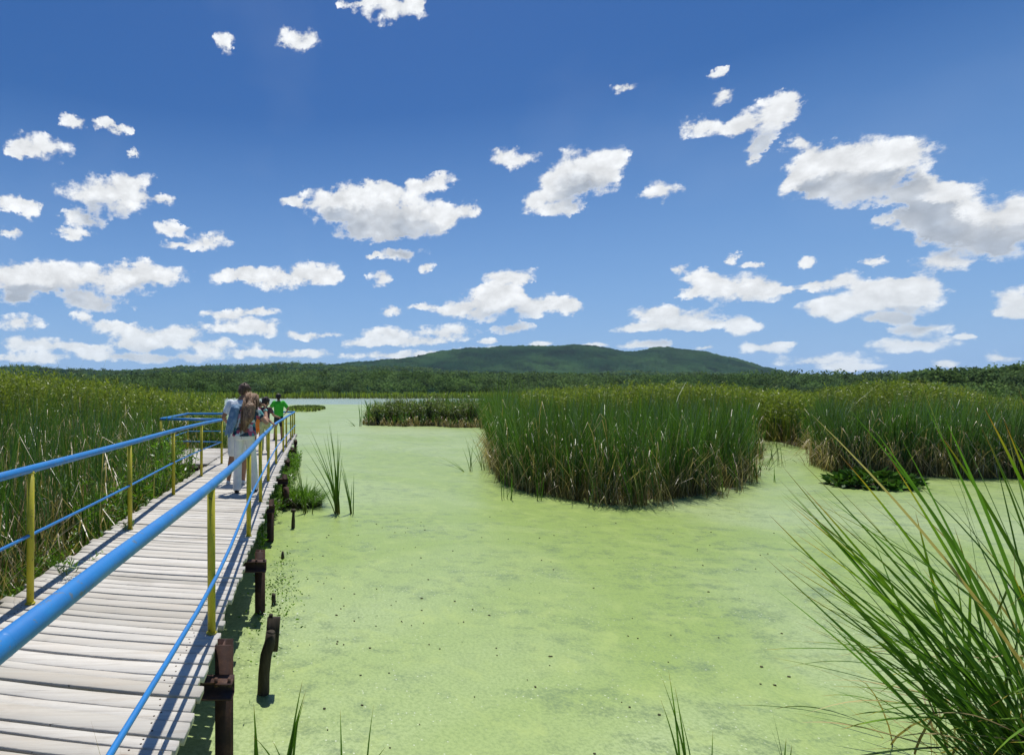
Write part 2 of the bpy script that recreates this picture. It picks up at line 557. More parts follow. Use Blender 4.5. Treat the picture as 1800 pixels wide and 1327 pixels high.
def mat_water():
    m, g, out = new_mat('duckweed_water')
    co = objco(g)
    broad = g.noise(co, 0.16, 4.0, 0.6, 0.6, dim='2D')
    streak = g.noise(g.v('MULTIPLY', co, (1.1, 1.9, 1.0)), 0.9, 8.0, 0.72, 0.25, dim='2D')
    fine = g.noise(co, 34.0, 4.0, 0.7, dim='2D')
    grit = g.noise(co, 130.0, 2.0, 0.6, dim='2D')
    col = g.mix(g.maprange(broad.outputs['Fac'], 0.38, 0.62), (0.27, 0.375, 0.078), (0.36, 0.45, 0.19))
    col = g.mix(g.m('MULTIPLY', g.maprange(fine.outputs['Fac'], 0.4, 0.72), 0.7), col, (0.165, 0.245, 0.06))
    col = g.mix(g.m('MULTIPLY', g.maprange(grit.outputs['Fac'], 0.55, 0.75), 0.45), col, (0.42, 0.50, 0.22))
    patch = g.m('MULTIPLY', g.maprange(streak.outputs['Fac'], 0.56, 0.74), g.maprange(fine.outputs['Fac'], 0.30, 0.58, 0.25, 1.0))
    col = g.mix(g.m('MULTIPLY', patch, 0.85), col, (0.105, 0.165, 0.075))
    mot = g.noise(g.v('MULTIPLY', co, (1.0, 1.35, 1.0)), 3.6, 8.0, 0.76, 0.1, dim='2D')
    where = g.noise(co, 0.55, 3.0, 0.6, dim='2D')
    mk = g.m('MULTIPLY', g.maprange(fine.outputs['Fac'], 0.32, 0.56, 0.3, 1.0), g.maprange(mot.outputs['Fac'], 0.49, 0.62))
    mk = g.m('MULTIPLY', mk, g.maprange(where.outputs['Fac'], 0.36, 0.58, 0.15, 1.0))
    col = g.mix(g.m('MULTIPLY', mk, 0.68), col, (0.115, 0.17, 0.065))
    lite = g.noise(co, 2.1, 6.0, 0.7, 0.3, dim='2D')
    col = g.mix(g.maprange(lite.outputs['Fac'], 0.52, 0.72, 0.0, 0.5), col, (0.38, 0.47, 0.13))
    vo = g.n('ShaderNodeTexVoronoi', voronoi_dimensions='2D')
    g.l(co, vo.inputs['Vector']); vo.inputs['Scale'].default_value = 17.0
    pick = g.n('ShaderNodeSeparateColor'); g.l(vo.outputs['Color'], pick.inputs[0])
    dot = g.m('MULTIPLY', g.maprange(vo.outputs['Distance'], 0.07, 0.12, 0.75, 0.0), g.m('GREATER_THAN', pick.outputs[0], 0.80))
    dot = g.m('MULTIPLY', dot, g.maprange(streak.outputs['Fac'], 0.42, 0.6))
    col = g.mix(dot, col, (0.72, 0.76, 0.58))  # white specks: sparkle and foam bits, both painted into the base colour
    # open water out in the lake, with tongues of weed
    sp = g.n('ShaderNodeSeparateXYZ'); g.l(co, sp.inputs[0])
    lk = g.noise(g.v('MULTIPLY', co, (0.25, 1.0, 1.0)), 0.035, 5.0, 0.6, 0.5, dim='2D')
    dist = g.maprange(sp.outputs[1], 62.0, 150.0, -0.22, 0.34)
    opn = g.maprange(g.m('ADD', lk.outputs['Fac'], dist), 0.52, 0.66, 0.0, 1.0, smooth=True)
    dark = g.m('MULTIPLY', opn, 0.7)
    col = g.mix(dark, col, (0.28, 0.35, 0.29))
    rough = g.mix(opn, 0.42, 0.26, typ='FLOAT')
    hgt = g.m('ADD', g.m('MULTIPLY', fine.outputs['Fac'], 0.6), g.m('MULTIPLY', grit.outputs['Fac'], 0.4))
    b = principled(g, out, col, rough, 0.55, hgt, 0.0025, 0.6)
    return m


M = {}
M['blue'] = mat_paint('blue_paint', (0.018, 0.205, 0.53), (0.014, 0.165, 0.47), (0.10, 0.16, 0.24), 0.34)
M['yellow'] = mat_paint('yellow_paint', (0.47, 0.42, 0.018), (0.37, 0.33, 0.015), (0.16, 0.12, 0.03), 0.42)
M['wood'] = mat_wood()
M['rust'] = mat_rust()
M['nail'] = mat_noise('nail_heads', [(0.3, (0.03, 0.02, 0.015)), (0.7, (0.09, 0.05, 0.03))], (30, 30, 30))
M['stump'] = mat_noise('wet_wood', [(0.3, (0.022, 0.018, 0.012)), (0.55, (0.055, 0.042, 0.028)), (0.75, (0.11, 0.09, 0.065))], (22, 22, 3.5), 0.8, 0.008)
M['mud'] = mat_noise('marsh_mud', [(0.3, (0.035, 0.026, 0.014)), (0.55, (0.075, 0.055, 0.03)), (0.75, (0.06, 0.075, 0.025))], (3, 3, 3), 0.9, 0.03)
M['water'] = mat_water()
M['speck'] = mat_noise('rotting_bits', [(0.3, (0.025, 0.03, 0.01)), (0.7, (0.10, 0.08, 0.04))], (20, 20, 20))
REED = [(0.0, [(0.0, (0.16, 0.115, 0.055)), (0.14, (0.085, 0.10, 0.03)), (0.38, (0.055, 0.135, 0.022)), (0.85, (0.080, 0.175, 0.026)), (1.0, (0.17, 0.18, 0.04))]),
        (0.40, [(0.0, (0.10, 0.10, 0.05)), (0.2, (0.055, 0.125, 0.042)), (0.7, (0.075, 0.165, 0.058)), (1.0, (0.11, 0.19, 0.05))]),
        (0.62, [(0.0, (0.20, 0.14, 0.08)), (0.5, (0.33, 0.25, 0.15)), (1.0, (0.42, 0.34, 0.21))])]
M['reed'] = mat_leaf('reed_blades', REED)
M['reed_near'] = mat_leaf('near_reed_blades', [
    (0.0, [(0.0, (0.10, 0.10, 0.03)), (0.12, (0.03, 0.08, 0.014)), (0.6, (0.045, 0.12, 0.017)), (0.86, (0.11, 0.21, 0.018)), (0.93, (0.30, 0.24, 0.03)), (0.98, (0.26, 0.10, 0.04))]),
    (0.5, [(0.0, (0.08, 0.09, 0.03)), (0.2, (0.035, 0.10, 0.02)), (1.0, (0.07, 0.17, 0.025))]),
    (0.86, [(0.0, (0.22, 0.14, 0.06)), (0.5, (0.36, 0.27, 0.14)), (1.0, (0.46, 0.38, 0.25))])], 0.42, 0.10, 0.42)
M['plume'] = mat_leaf('yellow_green_leaves', [
    (0.0, [(0.0, (0.12, 0.10, 0.04)), (0.4, (0.15, 0.20, 0.03)), (1.0, (0.29, 0.34, 0.055))]),
    (0.6, [(0.0, (0.10, 0.09, 0.04)), (1.0, (0.19, 0.26, 0.04))])], 0.35, 0.06)
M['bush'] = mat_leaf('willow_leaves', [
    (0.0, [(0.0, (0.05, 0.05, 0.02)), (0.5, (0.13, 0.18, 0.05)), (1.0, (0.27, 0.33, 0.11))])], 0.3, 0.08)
M['herb'] = mat_leaf('fresh_herb_leaves', [
    (0.0, [(0.0, (0.06, 0.09, 0.02)), (0.5, (0.09, 0.20, 0.022)), (1.0, (0.14, 0.27, 0.03))])], 0.4, 0.1)
M['lily'] = mat_leaf('broad_wet_leaves', [
    (0.0, [(0.0, (0.04, 0.07, 0.015)), (0.5, (0.03, 0.10, 0.018)), (1.0, (0.08, 0.18, 0.03))])], 0.2, 0.03, 0.55)


def mat_forest(name, a, b, c, s1, s2, thru=0.0):
    m, g, out = new_mat(name)
    co = objco(g)
    t = tint_attr(g)
    n1 = g.noise(co, s1, 5.0, 0.6)
    n2 = g.noise(co, s2, 3.0, 0.6)
    col = g.mix(g.maprange(n1.outputs['Fac'], 0.38, 0.62), a, b)
    col = g.mix(g.maprange(n2.outputs['Fac'], 0.45, 0.7), col, c)
    sc = g.n('ShaderNodeVectorMath', operation='SCALE')
    g.l(col, sc.inputs[0]); g.l(g.maprange(t[0], 0.0, 1.0, 0.42, 1.6), sc.inputs[3])
    di = g.n('ShaderNodeBsdfDiffuse'); g.l(sc.outputs[0], di.inputs['Color'])
    if thru:
        tr = g.n('ShaderNodeBsdfTranslucent'); g.l(sc.outputs[0], tr.inputs['Color'])
        mx = g.n('ShaderNodeMixShader'); mx.inputs[0].default_value = thru
        g.l(di.outputs[0], mx.inputs[1]); g.l(tr.outputs[0], mx.inputs[2])
        di = mx
    g.l(di.outputs[0], out.inputs[0])
    return m


M['hill'] = mat_forest('forest_canopy', (0.010, 0.033, 0.019), (0.030, 0.068, 0.027), (0.005, 0.017, 0.014), 0.0045, 0.012)
M['forest'] = mat_forest('tree_foliage', (0.090, 0.160, 0.045), (0.155, 0.235, 0.070), (0.075, 0.125, 0.060), 0.012, 0.05, 0.45)

# ------------------------------------------------------------------ the setting: water, marsh, hills
def lerp_px(tab, x):
    return np.interp(x, [a for a, _ in tab], [690 - b for _, b in tab])


FAR = [(-3000, 668), (-600, 668), (0, 664), (500, 646), (620, 637), (700, 631), (790, 618), (830, 613), (860, 613), (900, 609), (930, 608), (985, 609), (1005, 606), (1035, 607), (1070, 612), (1100, 617), (1125, 616), (1150, 613), (1175, 613), (1200, 615), (1240, 616), (1300, 631), (1350, 646), (1395, 656), (1480, 661), (1580, 662), (1800, 662), (6000, 664)]
MID = [(-3000, 640), (-600, 643), (0, 647), (60, 643), (120, 646), (200, 651), (260, 649), (330, 642), (420, 640), (520, 637), (560, 638), (620, 642), (700, 645), (800, 652), (900, 656), (1000, 660), (1100, 658), (1200, 662), (1400, 666), (1580, 668), (1800, 660), (6000, 655)]
NEAR = [(-3000, 672), (0, 674), (200, 670), (330, 668), (450, 664), (560, 661), (700, 663), (850, 666), (1000, 670), (1200, 673), (1380, 676), (1500, 672), (1580, 668), (1640, 662), (1720, 657), (1800, 652), (2200, 645), (6000, 645)]


def cells(x, y, size, seed):
    """distance to the nearest of jittered cell points, and that cell's own number"""
    gx, gy = np.floor(x / size).astype(np.int64), np.floor(y / size).astype(np.int64)
    best = np.full(x.shape, 9.0); rnd = np.zeros(x.shape)
    for i in (-1, 0, 1):
        for j in (-1, 0, 1):
            cx, cy = gx + i, gy + j
            h = (cx * 374761393 + cy * 668265263 + seed * 1442695041) & 0x7fffffff
            h = (h ^ (h >> 13)) * 1274126177 & 0x7fffffff
            r1 = (h & 1023) / 1023.0; r2 = ((h >> 10) & 1023) / 1023.0; r3 = ((h >> 20) & 1023) / 1023.0
            d = np.hypot((x / size) - cx - r1, (y / size) - cy - r2)
            k = d < best
            best = np.where(k, d, best); rnd = np.where(k, r3, rnd)
    return best, rnd


def vnoise(x, y, seed=0):
    gx, gy = np.floor(x).astype(np.int64), np.floor(y).astype(np.int64)
    fx, fy = x - gx, y - gy
    fx = fx * fx * (3 - 2 * fx); fy = fy * fy * (3 - 2 * fy)
    def hsh(a, b):
        h = (a * 374761393 + b * 668265263 + seed * 974634777) & 0x7fffffff
        h = (h ^ (h >> 13)) * 1274126177 & 0x7fffffff
        return (h & 0xffff) / 65535.0
    return (hsh(gx, gy) * (1 - fx) + hsh(gx + 1, gy) * fx) * (1 - fy) + (hsh(gx, gy + 1) * (1 - fx) + hsh(gx + 1, gy + 1) * fx) * fy


def shore_r(X, Y):
    return 0


def ground_z(X, Y):
    """terrain height (ridges as seen across the lake; gentle hills all round)"""
    r = np.hypot(X, Y)
    az = np.arctan2(X, Y)
    azc = np.clip(az, -1.25, 1.2)
    px = 560 + 1000 * np.tan(azc)
    c = np.cos(azc)
    Yd = r * c                                   # depth that the profiles refer to
    back = np.clip((np.abs(az) - 1.1) / 0.3, 0, 1)
    n = lerp_px(NEAR, px) / 1000; m = lerp_px(MID, px) / 1000; f = lerp_px(FAR, px) / 1000
    zn = n * 620 - 9; zm = m * 1150 - 8; zf = f * 2150 - 8
    zn = np.where(px > 1580, n * 620 - 9, zn)
    knots = [250, 330, 620, 850, 1150, 1500, 2150, 3000]
    vals = [-1.0 + 0 * zn, 1.5 + 0 * zn, zn, np.minimum(zn * 1.25, zm * 0.62), zm, np.minimum(zm * 0.9, zf * 0.55), zf, zf * 0.5]
    z = np.full(X.shape, -1.0)
    for k in range(len(knots) - 1):
        t = np.clip((Yd - knots[k]) / (knots[k + 1] - knots[k]), 0, 1)
        t = t * t * (3 - 2 * t)
        z = np.where(Yd >= knots[k], vals[k] * (1 - t) + vals[k + 1] * t, z)
    z2 = np.clip((r - 260) / 1200, 0, 1) * 60 - 1.0
    z = z * (1 - back) + z2 * back
    rough = (vnoise(X / 160, Y / 160, 3) - 0.5) * 10 + (vnoise(X / 60, Y / 60, 5) - 0.5) * 6
    return z + rough * np.clip((r - 380) / 500, 0, 1)


def build_hills():
    for (a0, a1, na, nr, canopy) in ((math.radians(-37), math.radians(58), 1500, 400, True), (math.radians(58), math.radians(323), 260, 60, False)):
        A = np.linspace(a0, a1, na); R = 250 * (3700 / 250) ** np.linspace(0, 1, nr)
        AA, RR = np.meshgrid(A, R)
        X = RR * np.sin(AA); Y = RR * np.cos(AA)
        Z = ground_z(X, Y)
        d, rnd = cells(X, Y, 11.0, 1)
        d2, rnd2 = cells(X, Y, 26.0, 2)
        cover = np.clip((Z - 7) / 6, 0, 1)
        Z = Z + cover * (np.sqrt(np.clip(1 - d * d, 0, 1)) * (5.5 + 4.5 * rnd) + np.sqrt(np.clip(1 - d2 * d2, 0, 1)) * 4.0 * rnd2 + (vnoise(X / 3.0, Y / 3.0, 9) - 0.5) * 2.2)
        V = np.stack([X, Y, Z], -1).reshape(-1, 3)
        i = np.arange(nr - 1)[:, None] * na + np.arange(na - 1)[None, :]
        F = np.stack([i, i + 1, i + na + 1, i + na], -1).reshape(-1, 4)
        t = (0.3 * rnd + 0.2 * rnd2 + 0.25 + 0.25 * vnoise(X / 4, Y / 4, 4)).reshape(-1)
        o = mesh_np('hills', V, F, M['hill'], smooth=True, tint=np.stack([t, t, t], -1))
        tag(o, kind='structure')


def build_water():
    n = 96
    a = np.linspace(0, 2 * math.pi, n, endpoint=False)
    rs = [0.0, 4, 12, 40, 120, 420]
    V = [(0, 0, 0)]
    for r in rs[1:]:
        V += [(r * math.cos(t), r * math.sin(t), 0.0) for t in a]
    T = [(0, 1 + j, 1 + (j + 1) % n) for j in range(n)]
    Q = []
    for k in range(len(rs) - 2):
        for j in range(n):
            b = 1 + k * n + j; c = 1 + k * n + (j + 1) % n
            Q.append((b, b + n, c + n, c))
    o = mesh_np('pond_water', V, [np.array(T), np.array(Q)], M['water'])
    tag(o, kind='structure')


def in_poly(x, y, poly):
    ins = np.zeros(x.shape, bool)
    n = len(poly)
    for i in range(n):
        x1, y1 = poly[i]; x2, y2 = poly[(i + 1) % n]
        if y1 == y2:
            continue
        c = ((y1 > y) != (y2 > y)) & (x < (x2 - x1) * (y - y1) / (y2 - y1) + x1)
        ins ^= c
    return ins


def poly_px(pts):
    return [tuple(at(px, py)[:2]) for px, py in pts]


# outlines of the reed beds at the waterline
LEFT_BED = [(-2.75, -2), (-2.62, 3), (-2.66, 12.55), (-3.95, 12.7), (-4.0, 16.8), (-2.75, 17.0), (-3.3, 21), (-5.4, 30), (-9.6, 55), (-13, 74), (-30, 82), (-75, 80), (-75, 20), (-30, -2)]
ISLAND = poly_px([(864, 778), (870, 800), (876, 822), (886, 846), (930, 866), (980, 874), (1030, 884), (1080, 886), (1130, 890), (1180, 878), (1240, 868), (1280, 860), (1312, 840), (1328, 812), (1325, 790), (1330, 772)]) + [(25.0, 33.0), (14, 36), (10.5, 33)]
RIGHT_BED = poly_px([(1466, 800), (1468, 822), (1482, 832), (1500, 836), (1540, 834), (1590, 836), (1650, 838), (1700, 842), (1760, 840), (1800, 842), (1900, 846), (2050, 850)]) + [(36, 20), (48, 34), (56, 62), (38, 60), (27, 40), (23, 30), (19.4, 22)]
BACK_BED = poly_px([(850, 758), (950, 762), (1340, 774), (1435, 779)]) + [(30, 30), (40, 45), (50, 70), (25, 78), (12, 74), (13.5, 52)]
BUSH_BED = poly_px([(640, 747), (700, 750), (760, 749), (800, 752), (870, 752)]) + [(14.0, 46), (14, 60), (8.5, 62), (4.6, 50)]


def build_marsh():
    k = 0
    for poly in (LEFT_BED, ISLAND, RIGHT_BED, BACK_BED, BUSH_BED):
        P = np.array(poly)
        # a low bank of mud and litter, domed above the water
        c = P.mean(0)
        n = len(P)
        rings = [(0.95, -0.06), (0.93, 0.01), (0.86, 0.05), (0.6, 0.07)]
        V = []
        for s, z in rings:
            q = c + (P - c) * s
            V += [(x, y, z + k * 0.004) for x, y in q]
        V.append((c[0], c[1], 0.09 + k * 0.004))
        Q = [(r * n + j, r * n + (j + 1) % n, (r + 1) * n + (j + 1) % n, (r + 1) * n + j) for r in range(3) for j in range(n)]
        T = [(3 * n + j, 3 * n + (j + 1) % n, 4 * n) for j in range(n)]
        tag(mesh_np('marsh_ground', V, [np.array(Q), np.array(T)], M['mud']), kind='structure')
        k += 1


# ------------------------------------------------------------------ boardwalk
DECK_Z = 0.75
RIGHT_EDGE = [(-2, -0.62), (2.51, -0.63), (3.81, -0.67), (5.93, -0.71), (10, -0.79), (15, -0.84), (22.4, -0.85)]
LEFT_EDGE = [(-2, -2.42), (5.25, -2.42), (7.6, -2.46), (13, -2.46), (22.4, -2.48)]


def edge(tab, y):
    return float(np.interp(y, [a for a, _ in tab], [b for _, b in tab]))


def build_boardwalk():
    root = empty('boardwalk', (-1.55, 10, 0))
    tag(root, 'weathered plank boardwalk on rusty steel piles above the duckweed', 'boardwalk')
    inv = (1.55, -10, 0)
    R = random.Random(5)
    mb = MB(); nails = mb
    skew = 0.20
    y = -1.9
    while y < 22.25:
        w = R.choice([0.075, 0.085, 0.095, 0.105, 0.115, 0.13]) + R.uniform(-0.006, 0.006)
        gap = R.uniform(0.008, 0.016) if R.random() < 0.78 else R.uniform(0.018, 0.032)
        yc = y + w / 2
        xl = edge(LEFT_EDGE, yc) + R.uniform(-0.035, 0.03)
        xr = edge(RIGHT_EDGE, yc) + R.uniform(-0.022, 0.028) + (0.03 if R.random() < 0.12 else 0)
        xm = (xl + xr) / 2
        z0 = DECK_Z + R.uniform(-0.004, 0.004)
        rollv = R.uniform(-0.012, 0.012)
        sk = skew + R.uniform(-0.006, 0.006)
        bow = R.uniform(-0.012, 0.012)
        th = 0.036
        ns = 9
        V = []; F = []
        wob = [R.uniform(-0.0035, 0.0035) for _ in range(ns + 1)]
        wo2 = [R.uniform(-0.0035, 0.0035) for _ in range(ns + 1)]
        for i in range(ns + 1):
            s = i / ns
            x = xl + (xr - xl) * s
            yy = yc - sk * (x - xm) + bow * (1 - (2 * s - 1) ** 2)
            sag = -0.028 * (1 - (2 * s - 1) ** 2) * max(0.0, 1 - y / 9.0)
            c = 0.0035
            for (dy, dz) in ((-w / 2 + wob[i] + c, 0), (w / 2 + wo2[i] - c, 0), (w / 2 + wo2[i], -c), (w / 2 + wo2[i], -th), (-w / 2 + wob[i], -th), (-w / 2 + wob[i], -c)):
                V.append((x, yy + dy, z0 + sag + dz + rollv * dy))
        for i in range(ns):
            for j in range(6):
                a = i * 6 + j; b = i * 6 + (j + 1) % 6
                F.append((a, b, b + 6, a + 6))
        F.append((5, 4, 3, 2, 1, 0)); F.append(tuple(ns * 6 + j for j in range(6)))
        mb.add(np.array(V) + np.array(inv), F, (R.random(), R.random(), R.random()))
        for xs in (xr - 0.18, xl + 0.17):
            if y < 12:
                for dy in (-w * 0.22, w * 0.25):
                    nx = xs + R.uniform(-0.02, 0.02)
                    s = (nx - xl) / (xr - xl)
                    nz = z0 - 0.028 * (1 - (2 * s - 1) ** 2) * max(0.0, 1 - y / 9.0) + 0.0015
                    nails.tube([(nx + inv[0], yc - sk * (nx - xm) + dy + inv[1], nz - 0.006), (nx + inv[0], yc - sk * (nx - xm) + dy + inv[1], nz)], 0.0055, 6, t=(0.5, 0.5, 2.0))
        y += w + gap
    mb.build('deck', M['wood'], root, tint=True)
    # the bay on the left
    pb = MB()
    y = 12.82
    while y < 16.35:
        w = R.choice([0.11, 0.12, 0.135, 0.15])
        x0 = -3.78 + R.uniform(-0.03, 0.03); x1 = -2.515
        pb.box(((x0 + x1) / 2 + inv[0], y + w / 2 + inv[1], DECK_Z - 0.022 + R.uniform(-0.003, 0.003)), (x1 - x0, w, 0.036), None, (R.random(), R.random(), R.random()))
        y += w + 0.010
    pb.build('bay_deck', M['wood'], root, tint=True)
    for yy in (12.80, 16.30):
        bm = MB()
        bm.box((-3.12 + inv[0], yy + inv[1], DECK_Z - 0.045 - 0.07), (1.30, 0.05, 0.13))
        bm.build('bay_beam', M['rust'], root)
    # steel underneath: two long stringers, cross beams and H piles
    H = [(-.05, -.05), (.05, -.05), (.05, -.04), (.005, -.04), (.005, .04), (.05, .04), (.05, .05), (-.05, .05), (-.05, .04), (-.005, .04), (-.005, -.04), (-.05, -.04)]
    for x in (-0.95, -2.2):
        s = MB()
        s.prism(H, (x + inv[0], -1.9 + inv[1], DECK_Z - 0.105), (x + 0.0 + inv[0], 22.2 + inv[1], DECK_Z - 0.105), (1, 0, 0), (0, 0, 1))
        s.build('stringer', M['rust'], root)
    U = [(-.05, -.055), (.05, -.055), (.05, -.045), (-.04, -.045), (-.04, .045), (.05, .045), (.05, .055), (-.05, .055)]
    for k, (py, px_, top) in enumerate([(0.9, -0.52, .74), (3.62, -0.60, .765), (6.08, -0.625, .66), (9.0, -0.76, .66), (11.75, -0.70, .66), (14.6, -0.80, .66), (17.6, -0.82, .66), (20.6, -0.84, .66)]):
        p = MB()
        p.prism(H, (px_ + inv[0], py + inv[1], -0.9), (px_ + inv[0], py + inv[1], top), (1, 0, 0), (0, 1, 0))
        p.build('pile', M['rust'], root)
        p = MB()
        p.prism(H, (-2.58 + inv[0], py + inv[1], -0.9), (-2.58 + inv[0], py + inv[1], .62), (1, 0, 0), (0, 1, 0))
        p.build('pile', M['rust'], root)
        c = MB()
        c.prism(U, (px_ + .075 + inv[0], py - 0.115 + inv[1], 0.535), (-2.66 + inv[0], py - 0.115 + inv[1], 0.535), (0, -1, 0), (0, 0, 1))
        c.build('cross_beam', M['rust'], root)
        c = MB()
        c.box((px_ + 0.03 + inv[0], py - 0.175 + inv[1], 0.597), (0.10, 0.07, 0.010))
        for dx in (-0.02, 0.06):
            c.tube([(px_ + dx + inv[0], py - 0.18 + inv[1], 0.575), (px_ + dx + inv[0], py - 0.18 + inv[1], 0.625)], 0.012, 6)
        c.build('bracket', M['rust'], root)
    return root


def smooth_path(P, sub=5):
    P = [np.array(p, float) for p in P]
    out = []
    for i in range(len(P) - 1):
        p0 = P[max(i - 1, 0)]; p1 = P[i]; p2 = P[i + 1]; p3 = P[min(i + 2, len(P) - 1)]
        for k in range(sub):
            t = k / sub
            out.append(0.5 * ((2 * p1) + (-p0 + p2) * t + (2 * p0 - 5 * p1 + 4 * p2 - p3) * t * t + (-p0 + 3 * p1 - 3 * p2 + p3) * t ** 3))
    out.append(P[-1])
    return out


def railing(origin, label, top_paths, mid_paths, posts, r_top=0.031, r_mid=0.0125):
    root = empty('railing', origin)
    tag(root, label, 'railing', 'painted pipe railings of the boardwalk')
    o = np.array(origin, float)
    for k, paths, r, nm in ((0, top_paths, r_top, 'top_rail'), (1, mid_paths, r_mid, 'mid_rail')):
        for P, sm in paths:
            b = MB()
            Q = smooth_path(P, 4) if sm else P
            b.tube([tuple(np.array(q) - o) for q in Q], r, 16 if k == 0 else 10)
            if k == 0:
                for q in P[1:-1]:                    # welds where pipes meet
                    b.ball(np.array(q) - o, r * 1.03, 10, 8)
            b.build(nm, M['blue'], root, smooth=True)
    for (x, y, zt) in posts:
        b = MB()
        lean = random.uniform(-0.006, 0.006)
        b.tube([(x - o[0], y - o[1], DECK_Z - 0.03 - o[2]), (x + lean - o[0], y - o[1], zt - 0.012 - o[2])], 0.0265, 14)
        b.ball((x + lean - o[0], y - o[1], zt - 0.030 - o[2]), (0.031, 0.034, 0.012), 12, 6, jit=0.10)      # weld bead
        b.ball((x - o[0], y - o[1], DECK_Z + 0.004 - o[2]), (0.036, 0.036, 0.010), 12, 6, jit=0.12)
        po = b.build('post', M['yellow'], root, smooth=True)
    return root


def build_railings():
    top = [(-0.72, -1.2, 1.775), (-0.722, 1.3, 1.772), (-0.712, 3.79, 1.735), (-0.78, 6.35, 1.69), (-0.85, 8.33, 1.682), (-0.91, 10.3, 1.66), (-0.955, 12.8, 1.655), (-0.955, 15.4, 1.635), (-0.95, 18.0, 1.62), (-0.925, 21.9, 1.60)]
    mid = [(x, y, z - (0.62 if y < 4 else 0.56 if y < 5 else 0.47 if y < 7 else 0.5)) for x, y, z in top]
    mid = [(x + 0.035, y, z) for x, y, z in mid]
    mid[2] = (-0.675, 3.79, 1.135)
    mid[1] = (-0.69, 1.3, 1.17)
    mid[0] = (-0.70, -1.2, 1.17)
    end = [(-0.925, 21.9, 1.60), (-2.36, 22.0, 1.60)]
    end_m = [(-0.925, 21.9, 1.16), (-2.36, 22.0, 1.16)]
    posts = []
    for y in (-0.9, 1.35, 3.79, 6.35, 8.33, 10.3, 12.8, 15.4, 16.8, 19.3, 20.5, 21.9):
        x = float(np.interp(y, [p[1] for p in top], [p[0] for p in top])); z = float(np.interp(y, [p[1] for p in top], [p[2] for p in top]))
        if y == 1.35:
            continue
        posts.append((x, y, z))
    railing((-0.9, 10, DECK_Z), 'blue and yellow pipe railing on the water side of the boardwalk', [(top, True), (end, False)], [(mid, True), (end_m, False)], posts)
    tl = [(-2.2, -1.2, 1.775), (-2.2, 1.9, 1.775), (-2.19, 4.32, 1.768), (-2.21, 6.67, 1.762), (-2.27, 8.9, 1.752), (-2.245, 10.9, 1.75), (-2.19, 12.85, 1.735)]
    ml = [(x, y, z - 0.50) for x, y, z in tl]
    bay = [(-2.19, 12.85, 1.735), (-3.60, 13.0, 1.745), (-3.74, 16.25, 1.745), (-2.34, 16.4, 1.74)]
    baym = [(x, y, z - 0.50) for x, y, z in bay]
    far = [(-2.34, 16.4, 1.74), (-2.36, 19.2, 1.67), (-2.36, 22.0, 1.60)]
    farm = [(x, y, z - 0.48) for x, y, z in far]
    posts = [(x, y, z) for x, y, z in tl] + bay[1:] + far[1:]
    railing((-2.3, 10, DECK_Z), 'blue and yellow pipe railing on the reed side, turning round the bay', [(tl, True), (bay, False), (far, False)], [(ml, True), (baym, False), (farm, False)], posts)


# ------------------------------------------------------------------ old wood standing in the water
def stump(px, py, h, r, lean, label, name='wooden_stump', taper=0.8, knob=False, cat='stump', group='rotten stumps beside the boardwalk'):
    p = at(px, py)
    root = empty(name, tuple(p))
    tag(root, label, cat, group)
    b = MB()
    n = 6
    P = []; R = []
    for i in range(n + 1):
        t = i / n
        P.append((lean * t * t, 0.01 * math.sin(t * 5), -0.25 + (h + 0.25) * t))
        R.append(r * (1 - (1 - taper) * t) * random.uniform(0.93, 1.06))
    b.tube(P, R, 12, jit=0.10)
    b.build('post', M['stump'], root, smooth=True)
    if knob:
        k = MB(); k.ball((lean * 0.9, 0, h), (r * 1.1, r, r * 0.8), 10, 7, jit=0.15); k.build('knob', M['stump'], root, smooth=True)
    return root


def build_stumps():
    p = at(463, 1218)
    root = empty('wooden_post', tuple(p))
    tag(root, 'tall crooked dark post leaning in the duckweed with a broken board behind its top', 'post')
    b = MB()
    P = [(0.0, 0, -0.4), (0.0, 0, 0.0), (0.005, 0, 0.16), (0.02, 0.0, 0.30), (0.05, 0.0, 0.40), (0.058, 0, 0.475)]
    b.tube(P, [0.048, 0.047, 0.045, 0.045, 0.042, 0.037], 14, jit=0.05)
    b.ball((0.058, 0, 0.478), (0.034, 0.034, 0.014), 10, 6, jit=0.2)
    b.build('post', M['stump'], root, smooth=True)
    b = MB()
    b.prism([(-.05, -.02), (.05, -.022), (.054, .016), (-.047, .02)], (0.055, 0.075, 0.30), (0.075, 0.075, 0.565), (1, 0, 0), (0, 1, 0))
    b.prism([(-.036, -.012), (-.004, -.012), (-.008, .012), (-.036, .012)], (0.072, 0.075, 0.56), (0.074, 0.075, 0.59), (1, 0, 0), (0, 1, 0))
    b.build('broken_board', M['stump'], root)
    stump(481, 1062, 0.12, 0.024, 0.0, 'thin short dark stub alone in the water past the tall crooked post', taper=0.95)
    stump(497, 981, 0.10, 0.055, 0.0, 'small cone shaped rotten stump poking out of the duckweed', taper=0.25)
    stump(515, 928, 0.30, 0.042, 0.01, 'knobbly upright stump in front of the grassy mound', taper=0.6, knob=True)
    p = at(500, 896)
    root = empty('rusty_pipe', tuple(p))
    tag(root, 'bent rusty pipe under the deck edge by the grassy mound', 'pipe')
    b = MB(); b.tube([(-0.12, 0.05, -0.2), (-0.05, 0.02, 0.08), (0.05, 0, 0.22), (0.03, 0, 0.45)], 0.055, 10, jit=0.08)
    b.build('pipe', M['rust'], root, smooth=True)
    b = MB(); b.tube([(0.05, 0, 0.25), (0.30, -0.05, 0.02)], 0.022, 8); b.build('branch', M['stump'], root, smooth=True)


